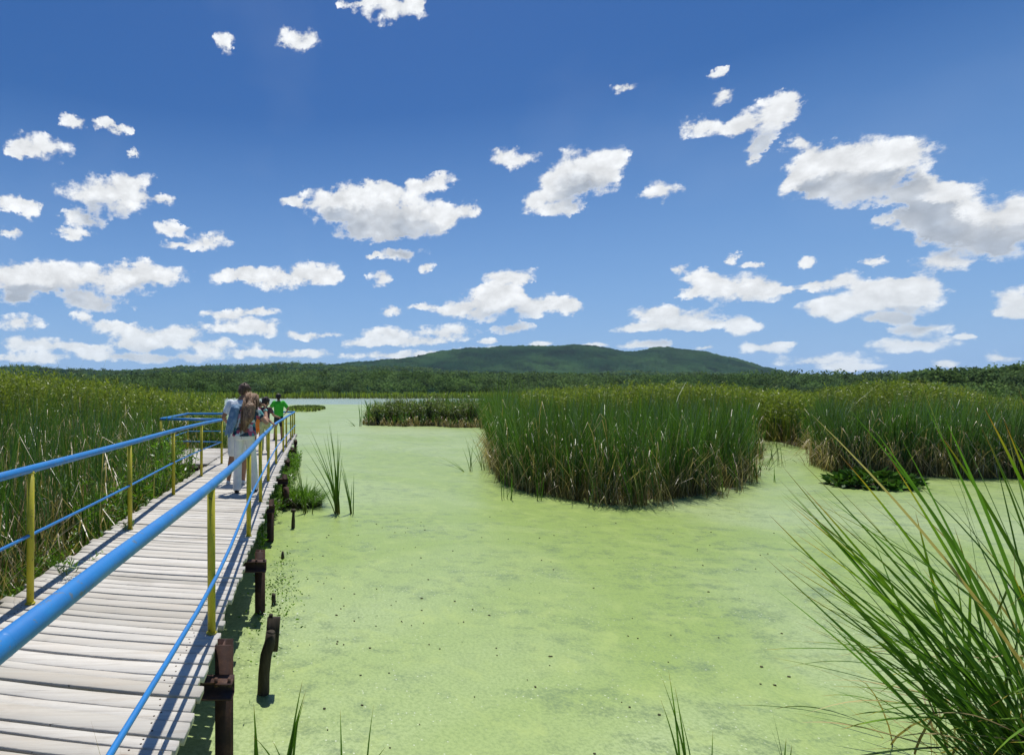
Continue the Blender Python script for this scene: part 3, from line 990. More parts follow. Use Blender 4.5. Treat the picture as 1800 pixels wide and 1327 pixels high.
def build_specks():
    b = MB()
    n = 150
    for i in range(n):
        if i < 110:
            px = random.uniform(540, 1400); py = 1327 - (random.random() ** 0.6) * 430
        else:
            px = random.uniform(490, 760); py = random.uniform(905, 1100)
        p = at(px, py)
        if in_poly(np.array([p[0]]), np.array([p[1]]), ISLAND)[0]:
            continue
        r = random.uniform(0.004, 0.012)
        b.ball((p[0], p[1], 0.004), (r * random.uniform(0.8, 1.6), r, r * 0.5), 6, 4, jit=0.3)
    tag(b.build('floating_debris', M['speck']), 'tiny dark bits of rotten plant scattered over the duckweed', 'debris', kind='stuff')


build_water()
build_marsh()
build_hills()
build_boardwalk()
build_railings()
build_stumps()
build_specks()

# ------------------------------------------------------------------ vegetation
def blades(base, h, tip, w, rnd, kind, segs=5, power=1.8, droop=0.0, kink=None, face=None, taper=3.0):
    """long narrow leaves. base (n,3); tip (n,2) = how far the tip stands off sideways; returns V, F, T"""
    n = len(base)
    h = np.broadcast_to(h, n)[:, None]; w = np.broadcast_to(w, n)[:, None]
    power = np.broadcast_to(power, n)[:, None]; droop = np.broadcast_to(droop, n)[:, None]
    t = np.linspace(0, 1, segs + 1)[None, :]
    s = t ** power
    cx = base[:, 0:1] + tip[:, 0:1] * s
    cy = base[:, 1:2] + tip[:, 1:2] * s
    cz = base[:, 2:3] + h * (t - droop * t ** 3)
    if kink is not None:
        k = kink[:, None]
        over = np.clip(t - k, 0, None)
        zk = base[:, 2:3] + h * (k - droop * k ** 3)
        broken = (t > k)
        dirn = tip / (np.linalg.norm(tip, axis=1, keepdims=True) + 1e-6)
        cz = np.where(broken, zk - over * h * 0.75, cz)
        cx = np.where(broken, base[:, 0:1] + tip[:, 0:1] * k ** power + dirn[:, 0:1] * over * h * 0.55, cx)
        cy = np.where(broken, base[:, 1:2] + tip[:, 1:2] * k ** power + dirn[:, 1:2] * over * h * 0.55, cy)
    a = RNG.uniform(0, math.pi, n) if face is None else face
    prof = w * 0.5 * np.clip(1 - t ** taper, 0.03, 1) * np.clip(0.65 + 1.4 * t, 0, 1)
    ox = np.cos(a)[:, None] * prof; oy = np.sin(a)[:, None] * prof
    tw = RNG.uniform(-0.9, 0.9, n)[:, None] * t
    ox, oy = ox * np.cos(tw) - oy * np.sin(tw), ox * np.sin(tw) + oy * np.cos(tw)
    L = np.stack([cx - ox, cy - oy, cz], -1); R = np.stack([cx + ox, cy + oy, cz], -1)
    V = np.stack([L, R], 2).reshape(-1, 3)              # n, segs+1, 2
    i = (np.arange(n) * (segs + 1) * 2)[:, None] + (np.arange(segs) * 2)[None, :]
    F = np.stack([i, i + 1, i + 3, i + 2], -1).reshape(-1, 4)
    T = np.stack([np.broadcast_to(rnd[:, None, None], (n, segs + 1, 2)), np.broadcast_to(t[:, :, None], (n, segs + 1, 2)), np.broadcast_to(kind[:, None, None], (n, segs + 1, 2))], -1).reshape(-1, 3)
    return V, F, T


def leaves(p, d, L, w, rnd, g, kind):
    """small lance shaped leaves: p foot, d direction (unit), L length, w width"""
    n = len(p)
    L = np.broadcast_to(L, n)[:, None]; w = np.broadcast_to(w, n)[:, None]
    r = RNG.normal(size=(n, 3))
    s = np.cross(d, r); s /= np.linalg.norm(s, axis=1, keepdims=True) + 1e-9
    up = np.cross(s, d)
    a = p; c = p + d * L
    b1 = p + d * L * 0.4 + s * w * 0.5 + up * w * 0.12
    b2 = p + d * L * 0.4 - s * w * 0.5 + up * w * 0.12
    V = np.stack([a, b1, c, b2], 1).reshape(-1, 3)
    i = np.arange(n)[:, None] * 4
    F = i + np.array([[0, 1, 2, 3]])
    T = np.repeat(np.stack([rnd, g, kind], -1), 4, axis=0)
    return V, F, T


def join(parts):
    V = []; F = []; T = []; n = 0
    for v, f, t in parts:
        V.append(v); F.append(f + n); T.append(t); n += len(v)
    return np.concatenate(V), np.concatenate(F), np.concatenate(T)


def sample(poly, n, ymin=None, ymax=None, p=1.0, inset=0.0):
    """points in an outline, denser towards the camera (uniform in bearing and depth)"""
    P = np.array(poly)
    if inset:
        c = P.mean(0); P = c + (P - c) * (1 - inset)
    y0 = max(P[:, 1].min(), 1.0) if ymin is None else ymin
    y1 = P[:, 1].max() if ymax is None else ymax
    u0, u1 = (P[:, 0] / np.maximum(P[:, 1], 1.0)).min(), (P[:, 0] / np.maximum(P[:, 1], 1.0)).max()
    u0 = max(u0, -1.1); u1 = min(u1, 1.6)
    out = np.zeros((0, 2))
    for _ in range(60):
        m = n * 3
        Y = y0 + (y1 - y0) * RNG.random(m) ** p
        X = (u0 + (u1 - u0) * RNG.random(m)) * Y
        k = in_poly(X, Y, [tuple(q) for q in P])
        out = np.concatenate([out, np.stack([X[k], Y[k]], -1)])
        if len(out) >= n:
            break
    return out[:n]


def edge_points(pts, n, spread=0.25, inward=(0, 1)):
    P = np.array(pts)
    seg = np.linalg.norm(np.diff(P, axis=0), axis=1)
    cum = np.concatenate([[0], np.cumsum(seg)])
    s = RNG.random(n) * cum[-1]
    X = np.interp(s, cum, P[:, 0]); Y = np.interp(s, cum, P[:, 1])
    r = np.abs(RNG.normal(0, spread, n))
    X = X + inward[0] * r + RNG.normal(0, 0.07, n); Y = Y + inward[1] * r
    return np.stack([X, Y], -1)


def cattails(pts, hmean, hsd, per=7, spread=0.5, dead=0.25, wmin=0.014, wk=0.0011, wind=(-0.12, 0.0), segs=5, blue=0.3, hfun=None):
    """fans of leaves, several to a plant"""
    n = len(pts) * per
    plant = np.repeat(np.arange(len(pts)), per)
    base = np.zeros((n, 3))
    base[:, :2] = pts[plant] + RNG.normal(0, 0.035, (n, 2))
    hb = np.clip(RNG.normal(hmean, hsd, len(pts)), hmean * 0.55, hmean * 1.22)
    patch = vnoise(pts[:, 0] / 1.3, pts[:, 1] / 1.3, 21)
    hb = hb * (0.88 + 0.24 * patch)
    if hfun is not None:
        hb = hb * hfun(pts[:, 0], pts[:, 1])
    h = hb[plant] * RNG.uniform(0.62, 1.05, n)
    a = RNG.uniform(0, 2 * math.pi, n)
    ln = np.abs(RNG.normal(0, 1, n)) * spread * 0.36 * h
    pl = RNG.normal(0, 0.10, (len(pts), 2))[plant]
    tip = np.stack([np.cos(a) * ln, np.sin(a) * ln], -1) + pl * h[:, None] + np.array(wind) * h[:, None]
    w = np.maximum(wmin, wk * base[:, 1]) * RNG.uniform(0.7, 1.3, n)
    rnd = np.clip(0.5 * patch[plant] + 0.5 * RNG.random(n), 0, 1)
    kb = RNG.random(len(pts))
    kind = np.where((kb < blue)[plant], 0.5, 0.2)
    isdead = RNG.random(n) < dead * 0.35
    kind = np.where(isdead, 0.9, kind)
    kink = np.where(RNG.random(n) < 0.10, RNG.uniform(0.55, 0.9, n), 9.0)
    kink = np.where(isdead, RNG.uniform(0.35, 0.8, n), kink)
    out = [blades(base, h, tip, w, rnd, kind, segs=segs, power=RNG.uniform(1.2, 2.6, n), droop=np.abs(RNG.normal(0, 0.06, n)), kink=kink)]
    # last year's litter: short pale stalks at every angle among the feet
    m = int(len(pts) * per * dead)
    if m:
        q = pts[RNG.integers(0, len(pts), m)] + RNG.normal(0, 0.10, (m, 2))
        b = np.zeros((m, 3)); b[:, :2] = q
        hh = RNG.uniform(0.3, 1.0, m) * hmean * 0.62
        a = RNG.uniform(0, 2 * math.pi, m)
        ln = RNG.uniform(0.05, 0.75, m) * hh
        out.append(blades(b, hh, np.stack([np.cos(a) * ln, np.sin(a) * ln], -1), np.maximum(wmin * 0.8, wk * b[:, 1] * 0.9), RNG.random(m), np.full(m, 0.9), segs=3,
                          power=1.3, droop=RNG.uniform(0, 0.35, m), kink=np.where(RNG.random(m) < 0.4, RNG.uniform(0.4, 0.8, m), 9.0)))
    return join(out)


def stems_with_leaves(pts, h, per, L, w, wob=0.25, low=0.25, kindv=0.2, droopy=0.0, stem_w=0.012):
    """upright leafy stems: (stems + lance leaves)"""
    n = len(pts)
    lean = RNG.normal(0, wob * 0.45, (n, 2)) * h[:, None]
    base = np.concatenate([pts, np.zeros((n, 1))], 1)
    rnd = RNG.random(n)
    kd = np.full(n, kindv) if np.isscalar(kindv) else kindv
    sv = blades(base, h, lean, np.maximum(stem_w, 0.0007 * pts[:, 1]), rnd * 0.6, kd, segs=3, power=1.4)
    T = RNG.random(n * per) ** 0.7 * (1 - low) + low
    i = np.repeat(np.arange(n), per)
    p = base[i].copy()
    p[:, :2] += lean[i] * (T ** 1.4)[:, None]
    p[:, 2] += h[i] * T
    a = RNG.uniform(0, 2 * math.pi, n * per)
    e = RNG.uniform(0.1, 1.2, n * per) - droopy * (1 - T)
    d = np.stack([np.cos(a) * np.cos(e), np.sin(a) * np.cos(e), np.sin(e)], -1)
    sz = L * RNG.uniform(0.6, 1.25, n * per)
    lv = leaves(p, d, sz, sz * w, np.clip(rnd[i] * 0.5 + RNG.random(n * per) * 0.5, 0, 1), np.clip(T * 0.9 + RNG.normal(0, 0.08, n * per), 0, 1), kd[i])
    return join([sv, lv])


def plant_mesh(name, data, mat, parent=None, loc=None):
    V, F, T = data
    if loc is not None:
        V = V - np.asarray(loc)
    return mesh_np(name, V, F, mat, parent, False, T, loc=None)


def build_reed_beds():
    # left bed, along the walkway
    p = np.concatenate([sample(LEFT_BED, 1500, 2.0, 12.0, 1.0), sample(LEFT_BED, 1700, 12.0, 30.0, 1.0), sample(LEFT_BED, 1500, 30.0, 76.0, 1.2)])
    keep = ~((p[:, 0] > -3.05) & (p[:, 1] < 12.6) & (RNG.random(len(p)) < 0.5))
    data = cattails(p[keep], 2.38, 0.28, per=7, dead=0.95, spread=0.34, wind=(-0.03, 0), blue=0.35, hfun=lambda x, y: np.where(x > -3.2, 0.82, 1.0))
    e = edge_points([(-4.05, 12.9), (-4.1, 16.9), (-2.9, 17.2), (-3.6, 22), (-5.8, 31), (-10, 56)], 420, 0.5, (-1, 0))
    d2 = cattails(e, 2.2, 0.22, per=7, dead=0.3)
    tag(plant_mesh('reed_bed', join([data, d2]), M['reed']), 'tall green cattail bed with brown litter along the left of the boardwalk', 'reeds', kind='stuff')
    # island
    p = sample(ISLAND, 2300, None, None, 1.3)
    front = edge_points(ISLAND[1:13], 620, 0.35, (0.15, 0.9))
    stray = edge_points(ISLAND[0:15], 70, 0.30, (0.0, -1.0))
    q = np.concatenate([p, front])
    q = q[vnoise(q[:, 0] / 0.9, q[:, 1] / 0.9, 44) > 0.17]
    data = cattails(q, 2.34, 0.24, per=7, dead=0.42, wind=(-0.04, 0.0), blue=0.3, spread=0.34, hfun=lambda x, y: 0.80 + 0.36 * vnoise(x / 0.7, y / 0.7, 61))
    data = join([data, cattails(stray, 1.25, 0.45, per=4, dead=0.5, spread=0.6)])
    tag(plant_mesh('reed_bed', data, M['reed']), 'dense cattail island in the middle of the duckweed, brown at its feet', 'reeds', kind='stuff')
    # right bed
    p = sample(RIGHT_BED, 2600, None, None, 1.3)
    front = edge_points(RIGHT_BED[0:12], 800, 0.4, (0.1, 0.9))
    data = cattails(np.concatenate([p, front]), 2.25, 0.26, per=7, dead=0.5, blue=0.55, wind=(0.0, 0), spread=0.34)
    tag(plant_mesh('reed_bed', data, M['reed']), 'blue green cattail bed beyond the channel on the right', 'reeds', kind='stuff')
    # bed behind the channel
    p = sample(BACK_BED, 2300, None, None, 1.2)
    front = edge_points(BACK_BED[1:4], 500, 0.5, (0.0, 1.0))
    data = cattails(np.concatenate([p, front]), 2.15, 0.22, per=6, dead=0.6, blue=0.4)
    tag(plant_mesh('reed_bed', data, M['reed']), 'far cattail bed closing the narrow channel behind the island', 'reeds', kind='stuff')
    # yellow green leafy reeds that overtop the cattails
    def tops(tab, u0, u1, y0, y1, n, Yref):
        Y = RNG.uniform(y0, y1, n); u = RNG.uniform(u0, u1, n)
        py = np.interp(u * 1000 + 560, [a for a, _ in tab], [b for _, b in tab])
        h = CAM_Z + (690 - py) / 1000 * Yref
        X = u * Y
        h = h * (0.86 + 0.22 * vnoise(X / 1.6, Y / 1.6, 31)) * RNG.uniform(0.9, 1.05, n)
        return np.stack([X, Y], -1), h
    p, h = tops([(-150, 662), (0, 664), (60, 666), (110, 670), (150, 674), (200, 680), (260, 686), (350, 696), (420, 700)], -0.78, -0.17, 17, 44, 3300, 30)
    tag(plant_mesh('tall_reeds', stems_with_leaves(p, h, 26, 0.16, 0.20, low=0.45, kindv=np.where(RNG.random(len(p)) < 0.3, 0.9, 0.2)), M['plume']), 'yellow green leafy reeds overtopping the left cattails', 'reeds', kind='stuff')
    p, h = tops([(880, 694), (950, 688), (1000, 683), (1060, 680), (1200, 679), (1290, 681), (1400, 691), (1450, 697)], 0.36, 0.90, 24, 46, 3400, 30)
    tag(plant_mesh('tall_reeds', stems_with_leaves(p, h, 26, 0.16, 0.20, low=0.45, kindv=np.where(RNG.random(len(p)) < 0.25, 0.9, 0.2)), M['plume']), 'yellow green leafy reeds behind the cattail island', 'reeds', kind='stuff')
    p, h = tops([(1420, 696), (1460, 684), (1500, 676), (1560, 671), (1620, 674), (1680, 686), (1740, 699), (1850, 712)], 0.88, 1.34, 24, 44, 2800, 29)
    k = in_poly(p[:, 0], p[:, 1], RIGHT_BED)
    tag(plant_mesh('tall_reeds', stems_with_leaves(p[k], h[k], 26, 0.16, 0.20, low=0.45, kindv=np.where(RNG.random(k.sum()) < 0.45, 0.9, 0.2)), M['plume']), 'yellow green leafy reeds rising from the right bed', 'reeds', kind='stuff')
    # the far shore's reed belt
    n = 16000
    Y = RNG.uniform(215, 300, n); u = RNG.uniform(-1.1, 1.6, n)
    base = np.stack([u * Y, Y, np.zeros(n)], -1)
    h = RNG.uniform(1.6, 3.0, n) * (0.8 + 0.4 * vnoise(base[:, 0] / 14, Y / 14, 8))
    far = blades(base, h, RNG.normal(0, 0.3, (n, 2)), 0.55, RNG.random(n), np.where(RNG.random(n) < 0.4, 0.9, 0.1), segs=2, power=1.3)
    tag(plant_mesh('reed_belt', far, M['plume']), 'thin yellow green reed belt along the far shore of the lake', 'reeds', kind='stuff')


def build_herbs():
    """bright weeds at the walkway's left edge, and in the shade under its right edge"""
    parts = []
    for (x0, x1, y0, y1, n, hh, L) in ((-3.3, -2.62, 5.0, 7.6, 230, 0.55, 0.07), (-3.6, -2.62, 7.4, 10.0, 260, 0.95, 0.09), (-3.5, -2.66, 9.4, 12.4, 240, 1.25, 0.10), (-2.9, -2.6, 4.0, 12.4, 180, 0.4, 0.05), (-4.6, -3.9, 12.6, 17, 120, 1.0, 0.09)):
        p = np.stack([RNG.uniform(x0, x1, n), RNG.uniform(y0, y1, n)], -1)
        p += (vnoise(p[:, :1] * 2.2, p[:, 1:] * 2.2, 12) - 0.5) * 0.5
        p = p[RNG.random(len(p)) < 0.7]; n = len(p)
        p[:, 0] = np.minimum(p[:, 0], -2.56)
        h = hh * RNG.uniform(0.5, 1.25, n)
        parts.append(stems_with_leaves(p, h, 26, L, 0.30, low=0.15, stem_w=0.006))
    tag(plant_mesh('undergrowth', join(parts), M['herb']), 'fresh green weeds crowding the left edge of the boardwalk', 'weeds', kind='stuff')
    parts = []
    for (x0, x1, y0, y1, n, hh) in ((-1.0, -0.55, 12.2, 18.5, 120, 0.55), (-1.05, -0.62, 10.2, 12.4, 30, 0.4), (-0.98, -0.75, 8.0, 10.2, 12, 0.3)):
        p = np.stack([RNG.uniform(x0, x1, n), RNG.uniform(y0, y1, n)], -1)
        parts.append(stems_with_leaves(p, hh * RNG.uniform(0.5, 1.2, n), 22, 0.08, 0.28, low=0.1, stem_w=0.006))
    tag(plant_mesh('undergrowth', join(parts), M['herb']), 'weeds growing among the piles under the right edge of the deck', 'weeds', kind='stuff')
    # small floating weeds by the second pile
    n = 420
    p = np.stack([RNG.normal(-0.47, 0.14, n), RNG.normal(6.6, 0.75, n), RNG.uniform(0.002, 0.05, n)], -1)
    a = RNG.uniform(0, 6.28, n); e = RNG.uniform(0, 0.9, n)
    d = np.stack([np.cos(a) * np.cos(e), np.sin(a) * np.cos(e), np.sin(e)], -1)
    tag(plant_mesh('floating_weed', leaves(p, d, RNG.uniform(0.02, 0.05, n), 0.018, RNG.random(n), RNG.random(n), np.zeros(n)), M['herb']), 'sprinkling of small floating weed leaves round the thin dark stub', 'weeds', kind='stuff')


def small_weed(loc, n, h, L, label):
    root = empty('weed', loc)
    tag(root, label, 'weed', 'weeds sprouting through the boards')
    pts = RNG.normal(0, 0.05, (n, 2))
    d = stems_with_leaves(pts, h * RNG.uniform(0.6, 1.2, n), 14, L, 0.16, wob=1.6, low=0.1, stem_w=0.003)
    plant_mesh('foliage', d, M['herb'], root)


def tuft(loc, spec, label, group=None, name='reed_tuft', cat='reed tuft', mat='reed_near', w=0.02, power=1.7, segs=9, scatter=0.02, kinds=None):
    """a tuft whose leaf tips are given as offsets (dx, dy, z) from its foot"""
    root = empty(name, tuple(loc))
    tag(root, label, cat, group)
    n = len(spec)
    S = np.array([s[:3] for s in spec], float)
    base = np.concatenate([RNG.normal(0, scatter, (n, 2)), np.full((n, 1), -0.12)], 1)
    kind = np.array(kinds) if kinds is not None else np.full(n, 0.2)
    ww = np.array([s[3] if len(s) > 3 else w for s in spec])
    d = blades(base, S[:, 2] + 0.12, S[:, :2] - base[:, :2], ww, RNG.uniform(0.25, 0.8, n), kind, segs=segs, power=power, face=RNG.uniform(-0.5, 0.5, n), taper=2.2)
    plant_mesh('blades', d, M[mat], root)
    return root


def tip_spec(loc, tips, w=None):
    """offsets of tips that the photograph shows at (px, py), taken at the foot's own depth"""
    out = []
    for q in tips:
        Y = loc[1] + (q[2] if len(q) > 2 else 0)
        X = (q[0] - 560) / 1000 * Y; z = CAM_Z - (q[1] - 690) / 1000 * Y
        out.append((X - loc[0], Y - loc[1], z) + ((w,) if w else ()))
    return out


def build_tufts():
    near = 'loose reed shoots standing in the duckweed near the camera'
    def T(bx, Y, tips, label, w=0.016, **kw):
        loc = ((bx - 560) / 1000 * Y, Y, 0)
        tuft(loc, tip_spec(loc, tips, w), label, near, **kw)
    T(503, 3.5, [(532, 1194), (538, 1212), (536, 1226), (520, 1262), (528, 1240)], 'fan of slim leaves in the water to the right of the nearest pile', 0.020)
    T(449, 3.5, [(446, 1236), (447, 1290)], 'single short leaf with a burnt tip beside the nearest pile', 0.024, power=1.1)
    T(488, 3.45, [(444, 1292), (478, 1300)], 'bent blunt leaf arching towards the nearest pile', 0.022, power=2.6)
    T(607, 3.5, [(598, 1244)], 'lone upright shoot with a slight bend, right of the slim fan', 0.014)
    T(654, 3.5, [(657, 1238), (678, 1312)], 'lone straight shoot in open duckweed with a short one at its foot', 0.014)
    T(1205, 3.45, [(1160, 1182), (1175, 1177), (1161, 1228), (1186, 1205), (1192, 1240)], 'sparse bunch of thin leaves at the bottom middle of the pond', 0.014)
    T(1253, 3.45, [(1253, 1284)], 'very short lone shoot right of the sparse bunch', 0.010)
    T(1382, 3.45, [(1338, 1240), (1356, 1244), (1382, 1296), (1392, 1308)], 'few leaning leaves at the left foot of the big reed clump', 0.015)
    T(300, 1.78, [(160, 1266), (206, 1288), (283, 1272), (233, 1320)], 'thin leaves reaching up past the near right edge of the deck', 0.008)
    # tall tuft in open water, and its small neighbour
    p = at(594, 902)
    tips = [(541, 765), (528, 776), (543, 750), (568, 764), (580, 742), (574, 756), (585, 790), (596, 760), (593, 757), (600, 768), (577, 738), (566, 790), (602, 800), (550, 790), (588, 820), (534, 812), (586, 775), (597, 790), (572, 820)]
    tuft(p, tip_spec(p, tips, 0.024), 'tall airy reed tuft standing alone in open duckweed beside the grassy mound', 'reed tufts in the open duckweed', power=1.5, scatter=0.05, mat='reed')
    p = at(620, 903)
    tuft(p, tip_spec(p, [(598, 800), (604, 820), (602, 838), (622, 832), (619, 846), (608, 850), (596, 812)], 0.022), 'small leaning reed tuft just right of the tall airy one', 'reed tufts in the open duckweed', power=1.3, scatter=0.03, mat='reed')
    p = at(539, 902)
    tuft(p, tip_spec(p, [(514, 790), (518, 802), (522, 812), (540, 832), (556, 838), (527, 826), (508, 812)], 0.022), 'dark reed shoots rising from the grassy mound', 'reed tufts in the open duckweed', power=1.4, scatter=0.04, mat='reed')
    # grassy mound
    c = at(530, 888)
    root = empty('grass_tussock', tuple(c))
    tag(root, 'bright grassy mound in the water beside the middle of the boardwalk', 'tussock')
    b = MB(); b.ball((0, 0, 0.02), (0.42, 0.34, 0.13), 16, 8, jit=0.12); b.build('root_mass', M['mud'], root, smooth=True)
    n = 1500
    a = RNG.uniform(0, 6.28, n); r = np.sqrt(RNG.random(n)) * 0.42
    base = np.stack([np.cos(a) * r, np.sin(a) * r * 0.8, 0.10 * (1 - (r / 0.42) ** 2)], -1)
    tipo = np.stack([np.cos(a), np.sin(a)], -1) * (0.10 + r[:, None] * 0.75) * RNG.uniform(0.3, 1.2, (n, 1)) + RNG.normal(0, 0.06, (n, 2))
    d = blades(base, RNG.uniform(0.2, 0.5, n), tipo, 0.011, RNG.random(n), np.where(RNG.random(n) < 0.12, 0.9, 0.2), segs=5, power=1.6, droop=RNG.uniform(0.1, 0.75, n))
    V, F, Tt = d
    plant_mesh('grass_blades', d, M['herb'], root)
    # single stalks and fallen leaves round the island
    def loose(rows, label, Yw=0.018, name='reed_tuft'):
        for k, (bx, by, tips, lab) in enumerate(rows):
            q = at(bx, by)
            tuft(q, tip_spec(q, tips, max(Yw, 0.0011 * q[1])), lab, label, mat='reed', power=1.5, scatter=0.04, name=name)
    loose([(822, 829, [(732, 803), (760, 797), (738, 829), (772, 800), (790, 806)], 'reed leaves bowed low over the water left of the island'),
           (829, 828, [(817, 765), (822, 775), (826, 790), (833, 770), (812, 785)], 'upright dark stalks just left of the island'),
           (850, 826, [(826, 760), (835, 768), (842, 775), (820, 775), (846, 790)], 'leaning stalks touching the island on its left side'),
           (886, 876, [(878, 800), (884, 820), (890, 815), (902, 850)], 'thin stalk standing off the near left corner of the island'),
           (903, 880, [(901, 830), (898, 822), (908, 840)], 'thin stalk beside the near left corner of the island, a bit nearer'),
           (948, 880, [(945, 820), (952, 812), (940, 830), (958, 835)], 'pair of green stalks in front of the island left of its middle'),
           (1110, 892, [(1060, 760), (1072, 748), (1085, 775), (1050, 790), (1095, 800), (1078, 790), (1104, 820), (1066, 800)], 'bright arching fan of cattail leaves at the nearest point of the island'),
           (1127, 892, [(1105, 800), (1120, 790), (1130, 830), (1112, 815)], 'green cattail leaves at the right of the bright arching fan'),
           (1328, 848, [(1330, 790), (1326, 800), (1334, 810), (1322, 780)], 'dark stalks off the right corner of the island'),
           (1362, 848, [(1362, 815), (1360, 822)], 'short stalk in the channel right of the island'),
           (1345, 826, [(1392, 770), (1376, 778), (1384, 790), (1365, 765), (1405, 800)], 'leaves leaning from the island out over the channel')], 'loose reeds round the island')
    loose([(634, 749, [(630, 702), (636, 700), (633, 712), (628, 708)], 'slim stalks left of the willow scrub'),
           (648, 748, [(646, 704), (652, 702), (650, 712), (644, 700)], 'slim stalks touching the left of the willow scrub'),
           (626, 749, [(598, 738), (606, 734), (612, 740), (602, 744)], 'low bowed leaves left of the willow scrub')], 'loose reeds by the willow scrub')
    # bent leaves lying on the water along the island's foot
    n = 170
    e = edge_points(ISLAND[1:15], n, 0.05, (0, -1))
    b = np.concatenate([e, np.full((n, 1), 0.03)], 1)
    a = RNG.uniform(math.pi * 0.95, math.pi * 2.05, n)
    L = RNG.uniform(0.3, 1.0, n)
    lay = blades(b, 0.10 * RNG.uniform(0.2, 2.2, n), np.stack([np.cos(a) * L, np.sin(a) * L * 0.7], -1), 0.018, RNG.random(n), np.where(RNG.random(n) < 0.3, 0.9, 0.2), segs=5, power=0.9, droop=0.9)
    tag(plant_mesh('fallen_leaves', lay, M['reed']), 'bent reed leaves lying on the duckweed round the foot of the island', 'leaves', kind='stuff')
    # fallen leaves in the channel
    n = 90
    q = np.stack([RNG.uniform(15.0, 18.5, n), RNG.uniform(18.5, 23.5, n)], -1)
    b = np.concatenate([q, np.full((n, 1), 0.02)], 1)
    a = RNG.uniform(0, 6.28, n); L = RNG.uniform(0.4, 1.3, n)
    lay = blades(b, RNG.uniform(0.05, 0.35, n), np.stack([np.cos(a) * L, np.sin(a) * L], -1), 0.024, RNG.random(n), np.where(RNG.random(n) < 0.3, 0.9, 0.2), segs=5, power=1.0, droop=0.8)
    k = ~in_poly(q[:, 0], q[:, 1], RIGHT_BED)
    tag(plant_mesh('fallen_leaves', lay, M['reed']), 'bent reed leaves strewn in the narrow channel right of the island', 'leaves', kind='stuff')
    # broad leaved clump
    c = at(1552, 858)
    root = empty('water_plant', tuple(c))
    tag(root, 'clump of broad shiny dark green leaves in front of the right reed bed', 'water plant')
    n = 520
    a = RNG.uniform(0, 6.28, n); r = np.sqrt(RNG.random(n))
    p0 = np.stack([np.cos(a) * r * 0.95, 0.25 + np.sin(a) * r * 0.6, 0.02 + 0.26 * (1 - r) + RNG.uniform(0, 0.10, n)], -1)
    e = RNG.uniform(-0.3, 0.9, n); a2 = a + RNG.normal(0, 0.9, n)
    dd = np.stack([np.cos(a2) * np.cos(e), np.sin(a2) * np.cos(e), np.sin(e)], -1)
    plant_mesh('foliage', leaves(p0, dd, RNG.uniform(0.18, 0.34, n), RNG.uniform(0.09, 0.16, n)[:, None] * np.ones((n, 1)) if False else 0.13, RNG.random(n), RNG.random(n), np.zeros(n)), M['lily'], root)
    b = MB(); b.ball((0, 0.25, 0.0), (0.85, 0.5, 0.10), 16, 6, jit=0.1); b.build('root_mass', M['mud'], root, smooth=True)
    # low green mat out in the lake
    c = at(538, 719)
    n = 900
    a = RNG.uniform(0, 6.28, n); r = np.sqrt(RNG.random(n))
    p0 = np.stack([c[0] + np.cos(a) * r * 2.6, c[1] + np.sin(a) * r * 13, RNG.uniform(0, 0.1, n)], -1)
    dd = np.stack([np.cos(a) * 0.5, np.sin(a) * 0.5, np.full(n, 0.8)], -1)
    o = plant_mesh('floating_mat', leaves(p0, dd, 0.4, 0.35, RNG.random(n), RNG.random(n), np.zeros(n)), M['bush'])
    tag(o, 'low dark green mat of plants far out on the lake beyond the end railing', 'floating plants')


